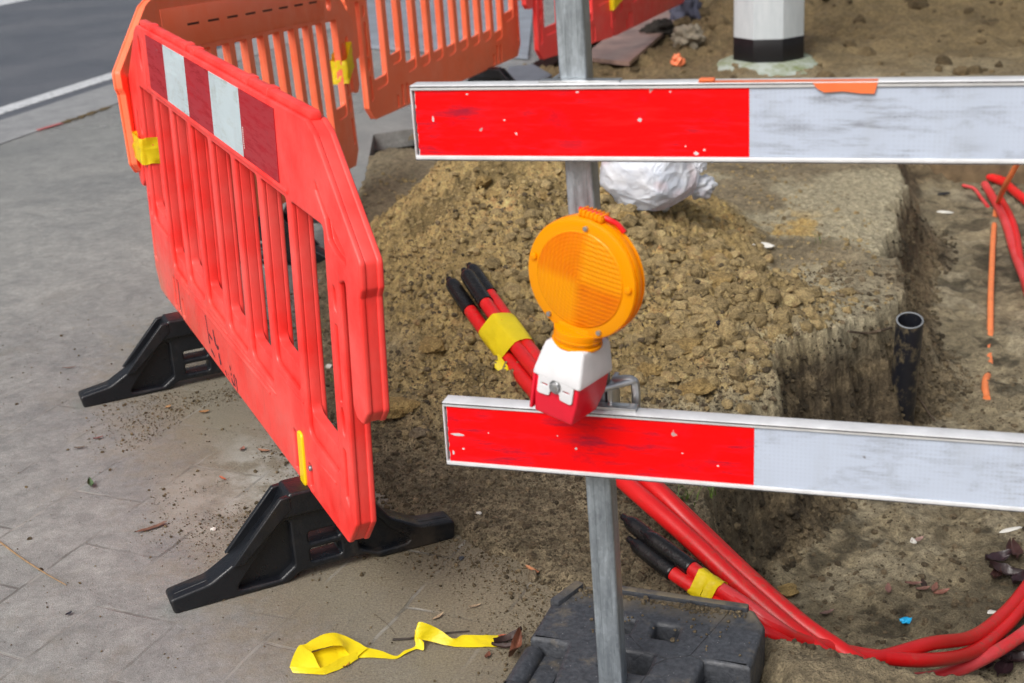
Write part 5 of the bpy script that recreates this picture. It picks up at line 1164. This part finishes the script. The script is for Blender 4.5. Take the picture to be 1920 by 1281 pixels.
for i, (px, py, a_, s_) in enumerate([(1870, 1060, 20, .085), (1900, 1048, 80, .09), (1885, 1085, -20, .09), (1912, 1100, 40, .08), (1868, 1090, 60, .06), (1900, 1250, 10, .09), (1880, 1268, 50, .08), (1912, 1230, -30, .08), (1850, 1262, 30, .05)]):
    nm = ['dark purple leaf at the left of the wet leaf pile', 'dark leaf on top of the wet leaf pile at the right edge', 'dark leaf lying lowest in the upper wet leaf pile', 'brown black leaf at the right edge beside the ducts', 'small dark leaf below the purple leaf in the pile', 'glossy dark leaf under the duct bend at lower right', 'dark leaf in the lower right corner pile', 'dark leaf touching the duct at the right edge', 'small dark leaf left in the lower right corner'][i]
    leaf(px, py, s_, s_*.55, R(a_), [(.035, .018, .022), (.06, .028, .025), (.03, .016, .016)][i % 3], nm, curl=.35, lift=.012, grp='wet dark leaves by the right edge', rough=.3)
# pale bits
MAT_SHELL = simple('white_shell', (.70, .68, .62), .6, var=.15)
def bit(name, px, py, s, mat, label, cat, sq=(1, 1, .5), seed=3, grp=None, lift=0.):
    P = on(px, py); v, f = lump(3, seed+800, .3); o = link(name, from_np(name, v*s*np.array(sq), f, True), mat, loc=(P[0], P[1], P[2]+s*sq[2]*.4+lift)); o.rotation_euler = (0, 0, seed*1.1); smooth(o.data, 40); return tag(o, label, cat, grp)
for i, (px, py, s, sq, lb) in enumerate([(984, 556, .018, (1.3, .45, .4), 'white shell sliver on the heap left of the lamp'), (1412, 463, .020, (1, .6, .4), 'left white stone on the flat muddy ground'), (1440, 463, .026, (1.4, .6, .4), 'right elongated white stone on the flat muddy ground'), (1245, 397, .022, (1, .8, .8), 'pale stone in front of the white bag'), (628, 806, .016, (.8, 1, .8), 'white pebble seen through the lowest opening of the red barrier'), (618, 690, .014, (1, .8, .8), 'white pebble higher up behind the red barrier'), (1895, 995, .020, (2.0, .45, .35), 'white stick fragment on the trench floor at right'), (1860, 1150, .017, (.5, 1.6, .4), 'white peeled twig between leaves and ducts'), (898, 964, .008, (1, 1, .8), 'pale pebble in the dark soil right of the near foot'), (400, 994, .007, (1, 1, .8), 'white chip on the pavement beside the near foot'), (1712, 1016, .014, (1, .8, .6), 'pale chip on the middle of the trench floor'), (1770, 400, .03, (1.5, .6, .4), 'pale stone at the foot of the far trench wall')]):
    bit('white_stone', px, py, s, MAT_SHELL, lb, 'stone', sq, i, 'pale stones and shell bits')
ragged('plastic_scrap', 1703, 1166, .019, .012, .006, simple('blue_scrap', (.02, .46, .85), .4), 'bright blue plastic scrap on the trench floor', 'scrap', 21)
bit('brick_chip', 1452, 552, .020, simple('brick_red', (.50, .12, .06), .8), 'red brick chip right of the heap on the soil', 'brick chip', (1, .8, .6), 22)
bit('brick_chip', 1255, 650, .014, simple('brick_orange', (.55, .16, .04), .8), 'small orange brick chip on the slope right of the lamp housing', 'brick chip', (.5, 1, .8), 23)
bit('brick_chip', 1455, 995, .009, simple('brick_red2', (.42, .11, .07), .8), 'red brick chip in the near trench wall', 'brick chip', (1, .8, .5), 24)
bit('rubber_scrap', 1322, 602, .040, simple('black_scrap', (.012, .010, .012), .5), 'black scrap among the clods right of the lamp', 'scrap', (1.7, .5, .4), 25)
bit('rubber_scrap', 1770, 365, .030, simple('black_scrap2', (.012, .012, .014), .5), 'black scrap on the far trench floor', 'scrap', (1.2, .8, .4), 26)
bit('slate_chip', 865, 1048, .010, simple('slate_chip', (.05, .055, .065), .4), 'dark slate chip on the sandy pavement edge', 'chip', (1, .8, .5), 27)
# pine needle stick at lower left, twig under the tape
def stick(l, r_, colr, label, name='twig'):
    P = catmull([np.array(at(px, py, z)) for (px, py, z) in l], 8); me = tube(P-P[0], np.linspace(r_, r_*.5, len(P)), 7); tag(link(name, me, simple(name+'_c', colr, .7, var=.4, nscale=60), loc=tuple(P[0])), label, 'twig', 'twigs on the pavement')
stick([(-6, 1012, .006), (40, 1046, .004), (85, 1075, .004), (124, 1097, .003)], .0022, (.34, .22, .11), 'long tan pine needle stick at the lower left')
stick([(736, 1199, .004), (770, 1197, .004), (800, 1190, .004), (845, 1186, .005), (880, 1183, .004)], .0024, (.04, .03, .025), 'dark twig passing under the loose yellow tape')
stick([(700, 1150, .002), (725, 1170, .002), (742, 1190, .002)], .0007, (.12, .09, .06), 'hair thin root on the pavement above the tape bend')
# grass tufts at the trench edge
MAT_GRASS = simple('grass_blade', (.12, .20, .03), .55, var=.5, nscale=30)
def tuft(px, py, n, hgt, label, seed):
    P = on(px, py); rs = np.random.default_rng(seed); V = []; Fs = []
    for i in range(n):
        a = rs.uniform(0, 6.28); L = hgt*rs.uniform(.5, 1.2); b = rs.uniform(.3, 1.2); w_ = .0016; o_ = rs.normal(0, .012, 2); k0 = len(V)
        for s in range(5):
            t = s/4; rr_ = L*b*t*t*.8; c = np.array([o_[0]+math.cos(a)*rr_, o_[1]+math.sin(a)*rr_, L*t*(1-.35*b*t)]); sd_ = np.array([-math.sin(a), math.cos(a), 0])*w_*(1-t*.9)
            V += [c-sd_, c+sd_]
        for s in range(4): Fs.append((k0+2*s, k0+2*s+1, k0+2*s+3, k0+2*s+2))
    tag(link('grass_tuft', from_np('grass_tuft', V, Fs, True), MAT_GRASS, loc=tuple(P)), label, 'grass', 'grass tufts')
tuft(1288, 942, 16, .06, 'short green grass tuft at the trench edge behind the ducts', 1)
tuft(1330, 930, 12, .08, 'taller thin grass tuft hanging over the trench edge', 2)
tuft(1385, 575+120, 5, .03, 'tiny grass sprout among the clods', 3)
tuft(1540, 455, 6, .05, 'sparse grass sprout on the flat muddy ground', 4)
tuft(622, 712, 8, .03, 'small green weed behind the red barrier slats', 5)
